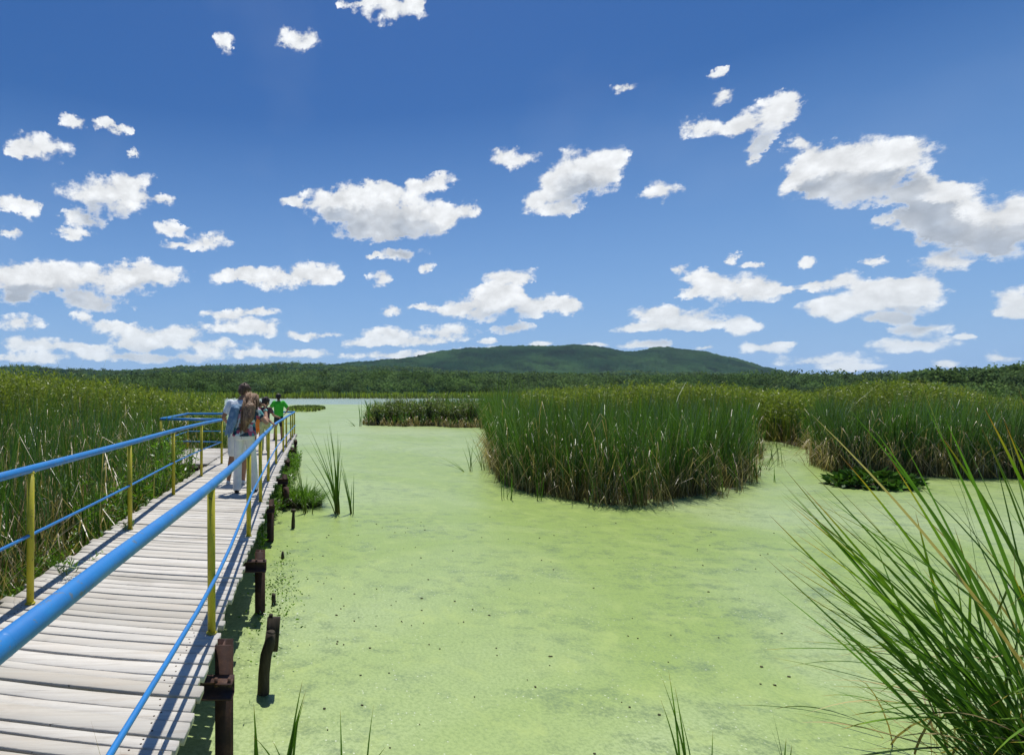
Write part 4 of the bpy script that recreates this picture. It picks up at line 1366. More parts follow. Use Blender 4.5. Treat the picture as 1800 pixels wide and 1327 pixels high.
def build_near_clump():
    root = empty('reed_clump', (4.1, 3.3, 0))
    tag(root, 'big close clump of long wind bent reed leaves with burnt tips at the lower right', 'reeds')
    o = np.array([4.1, 3.3, 0])
    n = 130
    base = np.stack([RNG.uniform(4.0, 5.2, n), RNG.uniform(2.75, 3.85, n), np.full(n, -0.1)], -1)
    plants = np.stack([RNG.uniform(3.98, 5.2, 44) , RNG.uniform(2.75, 3.85, 44)], -1)
    k = RNG.integers(0, 44, n)
    base[:, :2] = plants[k] + RNG.normal(0, 0.03, (n, 2))
    pl = RNG.uniform(-0.10, 0.50, 44)
    h = RNG.uniform(1.1, 2.42, n) * np.where(RNG.random(n) < 0.25, 0.65, 1.0)
    dx = -(pl[k] + RNG.normal(0, 0.11, n)) * h
    dy = RNG.normal(0, 0.14, n) * h
    kind = np.where(RNG.random(n) < 0.3, 0.6, 0.2); kind = np.where(RNG.random(n) < 0.07, 0.95, kind)
    kink = np.where(RNG.random(n) < 0.07, RNG.uniform(0.6, 0.88, n), 9.0)
    d = blades(base - o, h + 0.1, np.stack([dx, dy], -1), RNG.uniform(0.012, 0.026, n), RNG.random(n), kind, segs=14, power=RNG.uniform(1.0, 2.0, n), droop=np.abs(RNG.normal(0, 0.10, n)), kink=kink, face=RNG.uniform(-0.9, 0.9, n), taper=5.0)
    # the long leaves that stand out, set by their tips
    tips = [(1612, 676, 4.0, 3.3), (1490, 735, 4.05, 3.25), (1622, 722, 4.15, 3.3), (1706, 732, 4.2, 3.2), (1730, 735, 4.35, 3.25), (1764, 755, 4.45, 3.3), (1480, 822, 3.95, 3.2), (1396, 818, 4.0, 3.3), (1352, 923, 3.85, 3.25), (1386, 880, 3.9, 3.3),
            (1383, 892, 3.95, 3.2), (1390, 906, 4.0, 3.3), (1341, 995, 3.8, 3.2), (1362, 1003, 3.75, 3.1), (1468, 872, 4.0, 3.2), (1376, 838, 4.0, 3.4), (1530, 765, 4.1, 3.4), (1566, 828, 4.0, 3.1), (1408, 1000, 3.85, 3.1), (1352, 1045, 3.7, 3.3), (1660, 752, 4.2, 3.3),
            (1420, 870, 3.9, 3.25), (1436, 905, 3.95, 3.2), (1395, 955, 3.9, 3.15), (1370, 960, 3.85, 3.3), (1430, 1010, 3.75, 3.2), (1410, 1060, 3.8, 3.1), (1445, 1100, 3.7, 3.2), (1465, 960, 3.9, 3.1), (1500, 900, 3.95, 3.2), (1520, 850, 4.0, 3.3), (1585, 790, 4.1, 3.2), (1640, 800, 4.2, 3.3), (1690, 780, 4.25, 3.2), (1790, 700, 4.6, 3.3), (1780, 790, 4.5, 3.2)]
    T = np.array(tips)
    T[:, 2] += 0.15
    m = len(T)
    Y = T[:, 3] - 0.05
    X = (T[:, 0] - 560) / 1000 * Y; Z = CAM_Z + 0.06 - (T[:, 1] - 690) / 1000 * Y
    b2 = np.stack([T[:, 2] + 0.0, T[:, 3], np.full(m, -0.1)], -1)
    d2 = blades(b2 - o, Z + 0.1, np.stack([X - T[:, 2], Y - T[:, 3]], -1), RNG.uniform(0.018, 0.029, m), RNG.uniform(0.35, 0.9, m), np.where(RNG.random(m) < 0.3, 0.6, 0.2), segs=16, power=RNG.uniform(1.15, 1.9, m), face=RNG.uniform(-0.6, 0.6, m), taper=5.0)
    q = 44
    ty = RNG.uniform(830, 1230, q); tx = 1360 + (ty - 830) * 0.12 + np.abs(RNG.normal(0, 75, q))
    Y5 = RNG.uniform(3.0, 3.4, q); X5 = (tx - 560) / 1000 * Y5; Z5 = CAM_Z - (ty - 690) / 1000 * Y5
    b5 = np.stack([RNG.uniform(3.85, 4.4, q), Y5 + RNG.normal(0, 0.12, q), np.full(q, -0.1)], -1)
    d5 = blades(b5 - o, Z5 + 0.1, np.stack([X5 - b5[:, 0], Y5 - b5[:, 1]], -1), RNG.uniform(0.013, 0.023, q), RNG.uniform(0.2, 0.9, q), np.where(RNG.random(q) < 0.3, 0.6, 0.2), segs=16, power=RNG.uniform(1.2, 2.2, q), droop=np.abs(RNG.normal(0, 0.05, q)), face=RNG.uniform(-0.8, 0.8, q), taper=5.0)
    # lower side leaves, nearly level
    q = 90
    b3 = np.stack([RNG.uniform(3.7, 4.7, q), RNG.uniform(2.9, 3.7, q), RNG.uniform(0.1, 0.7, q)], -1)
    L = RNG.uniform(0.5, 1.15, q)
    d3 = blades(b3 - o, RNG.uniform(0.15, 0.55, q), np.stack([-L, RNG.normal(0, 0.2, q)], -1), RNG.uniform(0.012, 0.022, q), RNG.random(q), np.where(RNG.random(q) < 0.16, 0.95, 0.2), segs=10, power=RNG.uniform(0.9, 1.4, q), droop=RNG.uniform(0.0, 0.9, q), face=RNG.uniform(1.0, 2.1, q), taper=5.0)
    plant_mesh('blades', join([d, d2, d3, d5]), M['reed_near'], root)
    # withered stalks at the feet
    q = 130
    b4 = np.stack([RNG.uniform(3.8, 5.1, q), RNG.uniform(2.8, 3.9, q), np.full(q, -0.05)], -1)
    a = RNG.uniform(0, 6.28, q); L = RNG.uniform(0.1, 0.6, q)
    d4 = blades(b4 - o, RNG.uniform(0.3, 0.9, q), np.stack([np.cos(a) * L, np.sin(a) * L], -1), 0.014, RNG.random(q), np.full(q, 0.95), segs=6, power=1.3, droop=RNG.uniform(0, 0.5, q))
    plant_mesh('withered_stalks', d4, M['reed_near'], root)


def shrub(x, y, rx, ry, h, label, dens=1.0):
    root = empty('willow_shrub', (x, y, 0.03))
    tag(root, label, 'shrub', 'willow scrub on the far side of the pond')
    n = int(46 * dens)
    b = MB()
    P = []; D = []
    for i in range(n):
        a = random.uniform(0, 6.283); r = math.sqrt(random.random())
        fx, fy = math.cos(a) * r * rx * 0.45, math.sin(a) * r * ry * 0.45
        tx, ty = math.cos(a) * r * rx, math.sin(a) * r * ry
        hh = h * (1.02 - 0.45 * r * r) * random.uniform(0.75, 1.05)
        b.tube([(fx, fy, -0.05), (fx * 0.5 + tx * 0.5, fy * 0.5 + ty * 0.5, hh * 0.55), (tx, ty, hh)], [0.022, 0.015, 0.006], 5)
        for k in range(42):
            t = random.uniform(0.25, 1.0)
            c = np.array([fx + (tx - fx) * t, fy + (ty - fy) * t, hh * t])
            P.append(c + np.array([random.gauss(0, 0.12), random.gauss(0, 0.12), random.gauss(0, 0.09)]))
    b.build('branches', M['stump'], root)
    P = np.array(P); m = len(P)
    a = RNG.uniform(0, 6.28, m); e = RNG.uniform(-0.2, 1.2, m)
    d = np.stack([np.cos(a) * np.cos(e), np.sin(a) * np.cos(e), np.sin(e)], -1)
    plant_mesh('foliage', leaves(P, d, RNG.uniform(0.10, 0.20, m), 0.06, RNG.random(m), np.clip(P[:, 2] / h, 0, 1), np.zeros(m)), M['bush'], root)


def build_shrubs():
    for px, Y, rx, h, lab in ((662, 41.5, 0.8, 1.55, 'low dark willow shrub at the left end of the scrub'), (690, 42, 1.0, 1.9, 'rounded willow shrub second from the left end of the scrub'), (722, 43, 1.0, 1.75, 'willow shrub with a dark hollow on its right, left of the palest one'),
                              (748, 41.0, 1.15, 2.1, 'pale bushy willow shrub, the tallest near the middle of the scrub'), (786, 41.5, 1.2, 1.8, 'broad low willow shrub right of the tallest one'), (822, 42, 1.1, 2.0, 'willow shrub half hidden by the left tip of the reed island'),
                              (770, 47, 1.6, 2.2, 'willow shrub behind the tallest and the broad low one'), (700, 48, 1.5, 2.1, 'willow shrub behind the left half of the scrub')):
        shrub((px - 560) / 1000 * Y, Y, rx, 0.9, h, lab)
    p = sample(BUSH_BED, 750, None, None, 1.0)
    p = p[p[:, 1] > 41.5]
    data = cattails(p, 1.75, 0.2, per=6, dead=0.9)
    front = edge_points(BUSH_BED[0:5], 130, 0.4, (0, 1))
    d2 = cattails(front, 0.95, 0.25, per=5, dead=1.3, blue=0.2)
    tag(plant_mesh('reed_bed', join([data, d2]), M['reed']), 'brownish reeds growing between and behind the willow scrub', 'reeds', kind='stuff')


# ------------------------------------------------------------------ woods at the foot of the hills
def crowns(X, Y, Z, H, R, per, leaf, seed=0):
    n = len(X)
    i = np.repeat(np.arange(n), per)
    # a few lobes to each crown
    lob = RNG.integers(0, 6, n * per)
    la = (lob * 1.047 + (X[i] * 7.7) % 6.28)
    lr = R[i] * np.where(lob == 0, 0.0, 0.52)
    lz = H[i] * (0.58 + 0.30 * ((lob * 0.37 + Y[i] * 3.1) % 1.0))
    d = RNG.normal(size=(n * per, 3)); d /= np.linalg.norm(d, axis=1, keepdims=True)
    d[:, 2] = np.abs(d[:, 2]) * np.where(RNG.random(n * per) < 0.75, 1, -0.6)
    rr = R[i] * 0.58 * RNG.uniform(0.72, 1.05, n * per)
    p = np.stack([X[i] + np.cos(la) * lr + d[:, 0] * rr, Y[i] + np.sin(la) * lr + d[:, 1] * rr, Z[i] + lz + d[:, 2] * rr * 0.85], -1)
    dd = d + RNG.normal(0, 0.55, d.shape); dd = np.cross(dd, RNG.normal(size=d.shape)); dd /= np.linalg.norm(dd, axis=1, keepdims=True)
    sh = (X * 12.9898 + Y * 78.233) % 1.0
    L = leaf * RNG.uniform(0.6, 1.3, n * per)
    return leaves(p - dd * L[:, None] * 0.5, dd, L, L * 0.8, np.clip(sh[i] * 0.75 + RNG.random(n * per) * 0.25, 0, 1), RNG.random(n * per), np.zeros(n * per))


def build_woods():
    n = 5600
    Y = 262 + (620 - 262) * RNG.random(n) ** 1.25; u = RNG.uniform(-0.75, 1.42, n); X = u * Y
    r = RNG.uniform(3.0, 6.0, n)
    H = RNG.uniform(8, 14, n) * (0.75 + 0.5 * vnoise(X / 40, Y / 40, 2)) * np.clip((Y - 240) / 70, 0.3, 1)
    Z = np.maximum(ground_z(X, Y), 0.0) - 0.5
    data = crowns(X, Y, Z, H, np.minimum(r, H * 0.5), 110, 0.95)
    tag(plant_mesh('woods', data, M['forest']), 'belt of broadleaf woods between the far shore and the hills', 'forest', kind='stuff')
    # nearer woods on the right, beyond the reed bed
    n = 520
    px = RNG.uniform(1500, 2200, n); u = (px - 560) / 1000
    Y = RNG.uniform(150, 270, n) + np.clip(1620 - px, 0, 200) * 0.6; X = u * Y
    H = RNG.uniform(7.5, 12.0, n) * np.interp(px, [1480, 1560, 1640, 1800], [0.4, 0.62, 0.85, 1.0])
    data = crowns(X, Y, np.zeros(n) - 0.3, H, np.minimum(RNG.uniform(2.6, 4.6, n), H * 0.5), 210, 0.75)
    n = 520                                            # thicket at the wood's edge
    u = RNG.uniform(0.92, 1.65, n); Y = RNG.uniform(138, 165, n); H = RNG.uniform(3.0, 6.0, n)
    data = join([data, crowns(u * Y, Y, np.zeros(n) - 1.2, H, RNG.uniform(2.0, 3.4, n), 90, 0.6)])
    tag(plant_mesh('woods', data, M['forest']), 'nearer broadleaf woods on the right behind the reed bed', 'forest', kind='stuff')
    # woods that climb the lower hills
    n = 11000
    Y = RNG.uniform(430, 1150, n); u = RNG.uniform(-0.62, 1.3, n); X = u * Y
    Z = ground_z(X, Y) + 1.0
    H = RNG.uniform(9, 15, n)
    data = crowns(X, Y, Z, H, RNG.uniform(4.0, 7.0, n), 40, 1.9)
    tag(plant_mesh('woods', data, M['forest']), 'broadleaf woods climbing the lower slopes of the hills', 'forest', kind='stuff')


def build_haze():
    b = MB()
    b.box((0, 0, 137), (7700, 7700, 280))
    m, g, out = new_mat('thin_air')
    pv = g.n('ShaderNodeVolumePrincipled')
    pv.inputs['Color'].default_value = (0.66, 0.82, 1.0, 1)
    pv.inputs['Density'].default_value = HAZE
    pv.inputs['Anisotropy'].default_value = 0.2
    g.l(pv.outputs[0], out.inputs['Volume'])
    o = b.build('haze', m)
    tag(o, kind='stuff', label='thin bluish summer haze over the lake and hills')


HAZE = 0.00005
build_reed_beds()
build_herbs()
build_tufts()
small_weed((-2.20, 4.95, DECK_Z), 8, 0.16, 0.07, 'feathery green weed sprouting through the boards beside the nearest left post')
small_weed((-2.19, 6.60, DECK_Z), 6, 0.09, 0.05, 'small green weed at the foot of the second left post')
build_near_clump()
build_shrubs()
build_woods()
build_haze()

# ------------------------------------------------------------------ people
def skin_mat(name, col):
    m, g, out = new_mat(name)
    n = g.noise(objco(g), 14.0, 3.0, 0.5)
    principled(g, out, g.mix(g.maprange(n.outputs['Fac'], 0.3, 0.7), col, tuple(c * 0.86 for c in col)), 0.5, 0.4)
    return m


def cloth_mat(name, a, b, scale=9.0, rough=0.85):
    m, g, out = new_mat(name)
    co = objco(g)
    n = g.noise(co, scale, 4.0, 0.6)
    w = g.noise(g.v('MULTIPLY', co, (1.0, 1.0, 0.35)), 16.0, 3.0, 0.6, 1.0)
    principled(g, out, g.mix(g.maprange(n.outputs['Fac'], 0.4, 0.62), a, b), rough, 0.2, w.outputs['Fac'], 0.03, 0.7)
    return m


def floral_mat():
    m, g, out = new_mat('floral_cloth')
    co = objco(g)
    v = g.n('ShaderNodeTexVoronoi'); v.inputs['Scale'].default_value = 16.0
    g.l(co, v.inputs['Vector'])
    sp = g.n('ShaderNodeSeparateColor'); g.l(v.outputs['Color'], sp.inputs[0])
    col = g.ramp(sp.outputs[0], [(0.0, (0.62, 0.70, 0.68)), (0.30, (0.10, 0.30, 0.30)), (0.48, (0.45, 0.10, 0.16)), (0.62, (0.03, 0.06, 0.09)), (0.8, (0.60, 0.35, 0.40))], 'CONSTANT')
    principled(g, out, col, 0.8, 0.2)
    return m


def hair_mat(name, dark, light, scale=(60, 60, 5)):
    m, g, out = new_mat(name)
    n = g.noise(g.v('MULTIPLY', objco(g), scale), 1.0, 4.0, 0.6, 0.4)
    principled(g, out, g.mix(g.maprange(n.outputs['Fac'], 0.38, 0.66), dark, light), 0.5, 0.4, n.outputs['Fac'], 0.012, 0.9)
    return m


PM = {
    'skin': skin_mat('skin', (0.50, 0.27, 0.17)), 'tan': skin_mat('tanned_skin', (0.38, 0.19, 0.11)),
    'white': cloth_mat('white_cloth', (0.70, 0.70, 0.69), (0.78, 0.78, 0.77)), 'shirt': cloth_mat('pale_shirt_cloth', (0.62, 0.68, 0.74), (0.74, 0.77, 0.80)),
    'denim': cloth_mat('faded_denim', (0.13, 0.22, 0.33), (0.26, 0.36, 0.46), 12), 'green': cloth_mat('bright_green_cloth', (0.055, 0.46, 0.03), (0.08, 0.54, 0.045)),
    'dark': cloth_mat('dark_cloth', (0.022, 0.028, 0.03), (0.05, 0.06, 0.055)), 'orange': cloth_mat('orange_cloth', (0.78, 0.22, 0.035), (0.85, 0.28, 0.06)),
    'khaki': cloth_mat('pale_green_cloth', (0.42, 0.45, 0.20), (0.50, 0.52, 0.26)), 'maroon': cloth_mat('plum_cloth', (0.09, 0.035, 0.045), (0.16, 0.09, 0.10)),
    'floral': floral_mat(), 'brown_hair': hair_mat('brown_hair', (0.04, 0.020, 0.012), (0.13, 0.07, 0.038)), 'dark_hair': hair_mat('dark_hair', (0.012, 0.007, 0.005), (0.04, 0.02, 0.014)),
    'long_hair': hair_mat('streaked_long_hair', (0.095, 0.044, 0.022), (0.38, 0.23, 0.12)), 'shoe': cloth_mat('dark_shoe', (0.03, 0.025, 0.02), (0.06, 0.05, 0.04)),
    'sandal': cloth_mat('white_sandal', (0.6, 0.6, 0.58), (0.7, 0.7, 0.68)), 'eye': cloth_mat('eye_white', (0.6, 0.6, 0.6), (0.65, 0.65, 0.65), 1, 0.3), 'bracelet': cloth_mat('turquoise_beads', (0.25, 0.6, 0.58), (0.5, 0.75, 0.7)),
}


class Body:
    """tapered limbs and rounded masses, fused into one continuous skin"""
    def __init__(s):
        s.mb = MB()
    def limb(s, p, q, r0, r1, n=12):
        p, q = Vector(p), Vector(q)
        pts = [p.lerp(q, k / 4) for k in range(5)]
        s.mb.tube([tuple(a) for a in pts], [r0 + (r1 - r0) * k / 4 for k in range(5)], n)
        s.mb.ball(p, r0, n, 8); s.mb.ball(q, r1, n, 8)
        return s
    def chain(s, P, R):
        for k in range(len(P) - 1):
            s.limb(P[k], P[k + 1], R[k], R[k + 1])
        return s
    def ball(s, c, r, n=14, m=10):
        s.mb.ball(c, r, n, m); return s
    def slabs(s, rows, n=20):
        """torso or skirt from level sections (centre x, centre y, z, half width, half depth)"""
        V = []; F = []
        for cx, cy, z, a, b in rows:
            for j in range(n):
                t = 2 * math.pi * j / n
                c, q = math.cos(t), math.sin(t)
                V.append((cx + a * math.copysign(abs(c) ** 0.85, c), cy + b * math.copysign(abs(q) ** 0.85, q), z))
        for k in range(len(rows) - 1):
            for j in range(n):
                A = k * n + j; B = k * n + (j + 1) % n
                F.append((A, B, B + n, A + n))
        F.append(tuple(range(n))[::-1]); F.append(tuple(range((len(rows) - 1) * n, len(rows) * n)))
        s.mb.add(V, F); return s
    def build(s, name, mat, parent, voxel=0.011, smooth=3):
        V = np.concatenate(s.mb.V)
        o = mesh_np(name, V, list(s.mb.F.values()), mat, None)
        md = o.modifiers.new('r', 'REMESH'); md.mode = 'VOXEL'; md.voxel_size = voxel
        sm = o.modifiers.new('s', 'SMOOTH'); sm.iterations = smooth; sm.factor = 0.5
        dg = bpy.context.evaluated_depsgraph_get()
        me = bpy.data.meshes.new_from_object(o.evaluated_get(dg))
        me.polygons.foreach_set('use_smooth', np.ones(len(me.polygons), dtype=bool))
        me.materials.clear(); me.materials.append(mat)
        o.modifiers.clear(); o.data = me
        o.parent = parent
        return o


def add_hand(b, wrist, d, palm_n, side, curl=0.35, s=1.0, point=False):
    """palm, four unequal bent fingers and a thumb leaving the palm's side. d: hand direction, palm_n: palm normal"""
    d = Vector(d).normalized(); nn = Vector(palm_n); nn = (nn - d * nn.dot(d)).normalized(); x = d.cross(nn).normalized() * side
    w = Vector(wrist)
    for k in (-0.024, -0.008, 0.008, 0.024):
        b.limb(w + x * k * 0.7 * s, w + d * 0.075 * s + x * k * s, 0.014 * s, 0.012 * s, 8)
    for i, (k, L) in enumerate(((-0.027, 0.062), (-0.009, 0.075), (0.009, 0.078), (0.027, 0.070))):
        c = 0.05 if (point and i == 3) else (1.1 if point else curl)
        p = w + d * 0.078 * s + x * k * s
        dd = (d * math.cos(c) + nn * math.sin(c)).normalized()
        q = p + dd * L * 0.5 * s
        c2 = c * 1.9
        d3 = (d * math.cos(c2) + nn * math.sin(c2)).normalized()
        b.limb(p, q, 0.0095 * s, 0.0088 * s, 8).limb(q, q + d3 * L * 0.5 * s, 0.0086 * s, 0.0072 * s, 8)
    t = w + d * 0.02 * s + x * 0.03 * s
    q = t + (d * 0.7 + x * 0.75 + nn * 0.3).normalized() * 0.035 * s
    b.limb(t, q, 0.013 * s, 0.011 * s, 8).limb(q, q + (d * 0.95 + x * 0.2 + nn * 0.4).normalized() * 0.032 * s, 0.0105 * s, 0.009 * s, 8)


def add_head(b, c, face, s=1.0):
    """c: skull centre, face: direction looked at"""
    c = Vector(c); f = Vector(face).normalized(); r = f.cross(Vector((0, 0, 1))).normalized(); u = r.cross(f).normalized()
    b.ball(c, 0.088 * s); b.ball(c - f * 0.02 * s + u * 0.01 * s, 0.09 * s)
    b.limb(c + f * 0.03 * s - u * 0.03 * s, c + f * 0.048 * s - u * 0.092 * s, 0.064 * s, 0.034 * s)
    b.limb(c + f * 0.092 * s + u * 0.005 * s, c + f * 0.112 * s - u * 0.028 * s, 0.011 * s, 0.015 * s, 8)
    b.limb(c + f * 0.082 * s - u * 0.058 * s + r * 0.018 * s, c + f * 0.082 * s - u * 0.058 * s - r * 0.018 * s, 0.010 * s, 0.010 * s, 8)
    b.limb(c + f * 0.082 * s + u * 0.022 * s + r * 0.035 * s, c + f * 0.082 * s + u * 0.022 * s - r * 0.035 * s, 0.012 * s, 0.012 * s, 8)
    for sg in (-1, 1):
        b.ball(c + r * sg * 0.088 * s - f * 0.005 * s - u * 0.015 * s, (0.012 * s, 0.02 * s, 0.030 * s), 8, 6)
    return c, f, r, u


def eyes(c, f, r, u, root, s=1.0):
    for sg in (-1, 1):
        m = MB(); m.ball(c + f * 0.083 * s + r * sg * 0.031 * s + u * 0.0 * s, 0.0125 * s, 8, 6)
        m.build('eye', PM['eye'], root, smooth=True)


def person(loc, rz, label, P):
    root = empty('person', loc, rz)
    tag(root, label, 'person', 'people on the boardwalk')
    S = P['s']
    def k(*v): return tuple(x * S for x in v)
    b = Body()
    head = P['head']; face = P.get('face', (0, 1, -0.15))
    hd = add_head(b, k(*head), face, S * P.get('hs', 1.0))
    sx = P.get('shw', 0.185)
    lx, ly, lz = P['chest']                        # mid shoulder point
    hx, hy, hz = P.get('hip', (0, 0, 0.92))
    b.limb(k(lx, ly, lz), tuple(np.array(k(*head)) - np.array((0, 0, 0.07 * S))), 0.056 * S, 0.052 * S)
    hw = P.get('hipw', 0.150)
    def mid(t): return (hx + (lx - hx) * t, hy + (ly - hy) * t, hz + (lz - hz) * t)
    def sec(t, a, d, dz=0.0):
        m = mid(t); return (m[0] * S, m[1] * S, (m[2] + dz) * S, a * S, d * S)
    waist = P.get('waist', 0.125)
    torso = [sec(-0.16, hw * 0.82, 0.085), sec(0.0, hw, 0.115), sec(0.18, hw * 0.93, 0.105), sec(0.42, waist, 0.090), sec(0.68, waist * 1.14, 0.105), sec(0.88, sx * 0.88, 0.095), sec(0.98, sx * 0.72, 0.07), sec(1.03, 0.07, 0.05)]
    b.slabs(torso)
    A = {}
    for sg, nm in ((-1, 'l'), (1, 'r')):
        sh = np.array((lx + sg * sx * 0.92, ly, lz - 0.045)) * S
        el = np.array(P['el_' + nm]) * S; wr = np.array(P['wr_' + nm]) * S
        b.limb(sh, el, 0.047 * S, 0.037 * S); b.limb(el, wr, 0.036 * S, 0.024 * S)
        d = wr - el
        add_hand(b, wr, d, P.get('pn_' + nm, (-sg, 0.2, 0)), sg, P.get('curl_' + nm, 0.4), S * 0.95, P.get('point_' + nm, False))
        A[nm] = (sh, el, wr)
        hp = np.array((hx + sg * 0.085, hy, hz - 0.04)) * S
        kn = np.array(P.get('kn_' + nm, (sg * 0.095, 0.03, 0.49))) * S; an = np.array(P.get('an_' + nm, (sg * 0.10, -0.03, 0.085))) * S
        b.limb(hp, kn, 0.078 * S, 0.052 * S); b.limb(kn, kn + (an - kn) * 0.35, 0.051 * S, 0.053 * S); b.limb(kn + (an - kn) * 0.35, an, 0.053 * S, 0.035 * S)
        fd = np.array(P.get('ft_' + nm, (sg * 0.02, 0.15, 0))) * S
        b.limb(an - np.array((0, 0.02 * S, 0.045 * S)), an + fd * 0.9 - np.array((0, 0, 0.055 * S)), 0.034 * S, 0.026 * S)
        A['leg' + nm] = (hp, kn, an, fd)
    b.build('body', PM[P['skin']], root, 0.008, 2)
    eyes(*hd, root, S)
    # shirt
    if P.get('shirt'):
        c = Body()
        g_ = P.get('puff', 0.016)
        t0 = P.get('hem', -0.05)
        rows = [sec(t, a + g_, d + g_) for t, a, d in ((t0, hw * 1.02, 0.122), (0.12, hw * 0.97, 0.112), (0.42, waist + 0.01, 0.100), (0.68, waist * 1.16, 0.110), (0.88, sx * 0.90, 0.098), (0.985, sx * 0.70, 0.07), (1.03, 0.075, 0.055))]
        c.slabs(rows)
        f = P.get('sleeve', 0.6)
        for nm in 'lr':
            sh, el, wr = A[nm]
            if f <= 1:
                c.limb(sh, sh + (el - sh) * f, (0.058 + g_) * S, (0.052 + g_ * 0.8) * S)
            else:
                c.limb(sh, el, (0.056 + g_) * S, (0.046 + g_) * S); c.limb(el, el + (wr - el) * (f - 1), (0.045 + g_) * S, (0.036 + g_ * 0.6) * S)
        c.build('shirt', PM[P['shirt']], root, 0.010, 4)
    # trousers or shorts
    if P.get('legs'):
        c = Body()
        c.slabs([sec(-0.17, hw * 0.86, 0.10), sec(-0.05, hw * 1.02, 0.125), sec(0.05, hw * 1.02, 0.124), sec(0.17, hw * 0.97, 0.112)])
        f = P.get('leglen', 2.0)
        for nm in 'lr':
            hp, kn, an, fd = A['leg' + nm]
            if f <= 1:
                c.limb(hp, hp + (kn - hp) * f, 0.092 * S, 0.080 * S)
            else:
                e = kn + (an - kn) * (f - 1)
                c.limb(hp, kn, 0.090 * S, 0.066 * S); c.limb(kn, e, 0.066 * S, P.get('flare', 0.058) * S)
        c.build(P.get('legname', 'trousers'), PM[P['legs']], root, 0.010, 3)
    for nm in 'lr':
        hp, kn, an, fd = A['leg' + nm]
        c = Body()
        z = np.array((0, 0, 1.0)) * S
        c.limb(an - np.array((0, 0.035 * S, 0.055 * S)), an + fd * 0.55 - z * 0.060, 0.038 * S, 0.036 * S); c.limb(an + fd * 0.55 - z * 0.060, an + fd * 1.05 - z * 0.065, 0.038 * S, 0.027 * S)
        c.build('shoe', PM[P.get('shoe', 'shoe')], root, 0.007, 2)
    return root, hd, A, S


def short_hair(root, hd, mat, s=1.0, full=1.0):
    c, f, r, u = hd
    h = Body()
    h.ball(c - f * 0.024 * s + u * 0.026 * s, 0.101 * s * full)
    h.ball(c - f * 0.045 * s - u * 0.022 * s, 0.080 * s * full)
    h.limb(c + f * 0.055 * s + u * 0.070 * s + r * 0.03 * s, c + f * 0.045 * s + u * 0.078 * s - r * 0.04 * s, 0.030 * s, 0.028 * s)
    for i in range(26):
        a = random.uniform(0, 6.28); e = random.uniform(0.1, 1.4)
        d = (r * math.cos(a) + f * math.sin(a)) * math.cos(e) + u * math.sin(e)
        p = c - f * 0.024 * s + u * 0.024 * s + d * 0.088 * s * full
        h.limb(p, p + (d * 0.3 + r * random.uniform(-1, 1) - f * 0.2).normalized() * 0.03 * s, 0.016 * s, 0.010 * s, 6)
    h.build('hair', mat, root, 0.006, 2)


def hair_strands(name, mat, parent, roots, ends, n, r=0.0027, curl=0.012):
    b = MB()
    for i in range(n):
        t = random.random(); k = int(t * (len(roots) - 1)); q = t * (len(roots) - 1) - k
        a = Vector(roots[k]).lerp(Vector(roots[min(k + 1, len(roots) - 1)]), q) + Vector((random.gauss(0, .014), random.gauss(0, .014), random.gauss(0, .012)))
        e = Vector(ends[k]).lerp(Vector(ends[min(k + 1, len(ends) - 1)]), q) + Vector((random.gauss(0, .018), random.gauss(0, .014), random.gauss(0, .045)))
        m = a.lerp(e, 0.45) + Vector((random.gauss(0, curl), -abs(random.gauss(0.02, curl)), 0))
        m2 = a.lerp(e, 0.75) + Vector((random.gauss(0, curl), random.gauss(0, curl), 0))
        b.tube([tuple(a), tuple(m), tuple(m2), tuple(e)], [r, r * 1.1, r, r * 0.4], 5)
    return b.build(name, mat, parent, smooth=True)


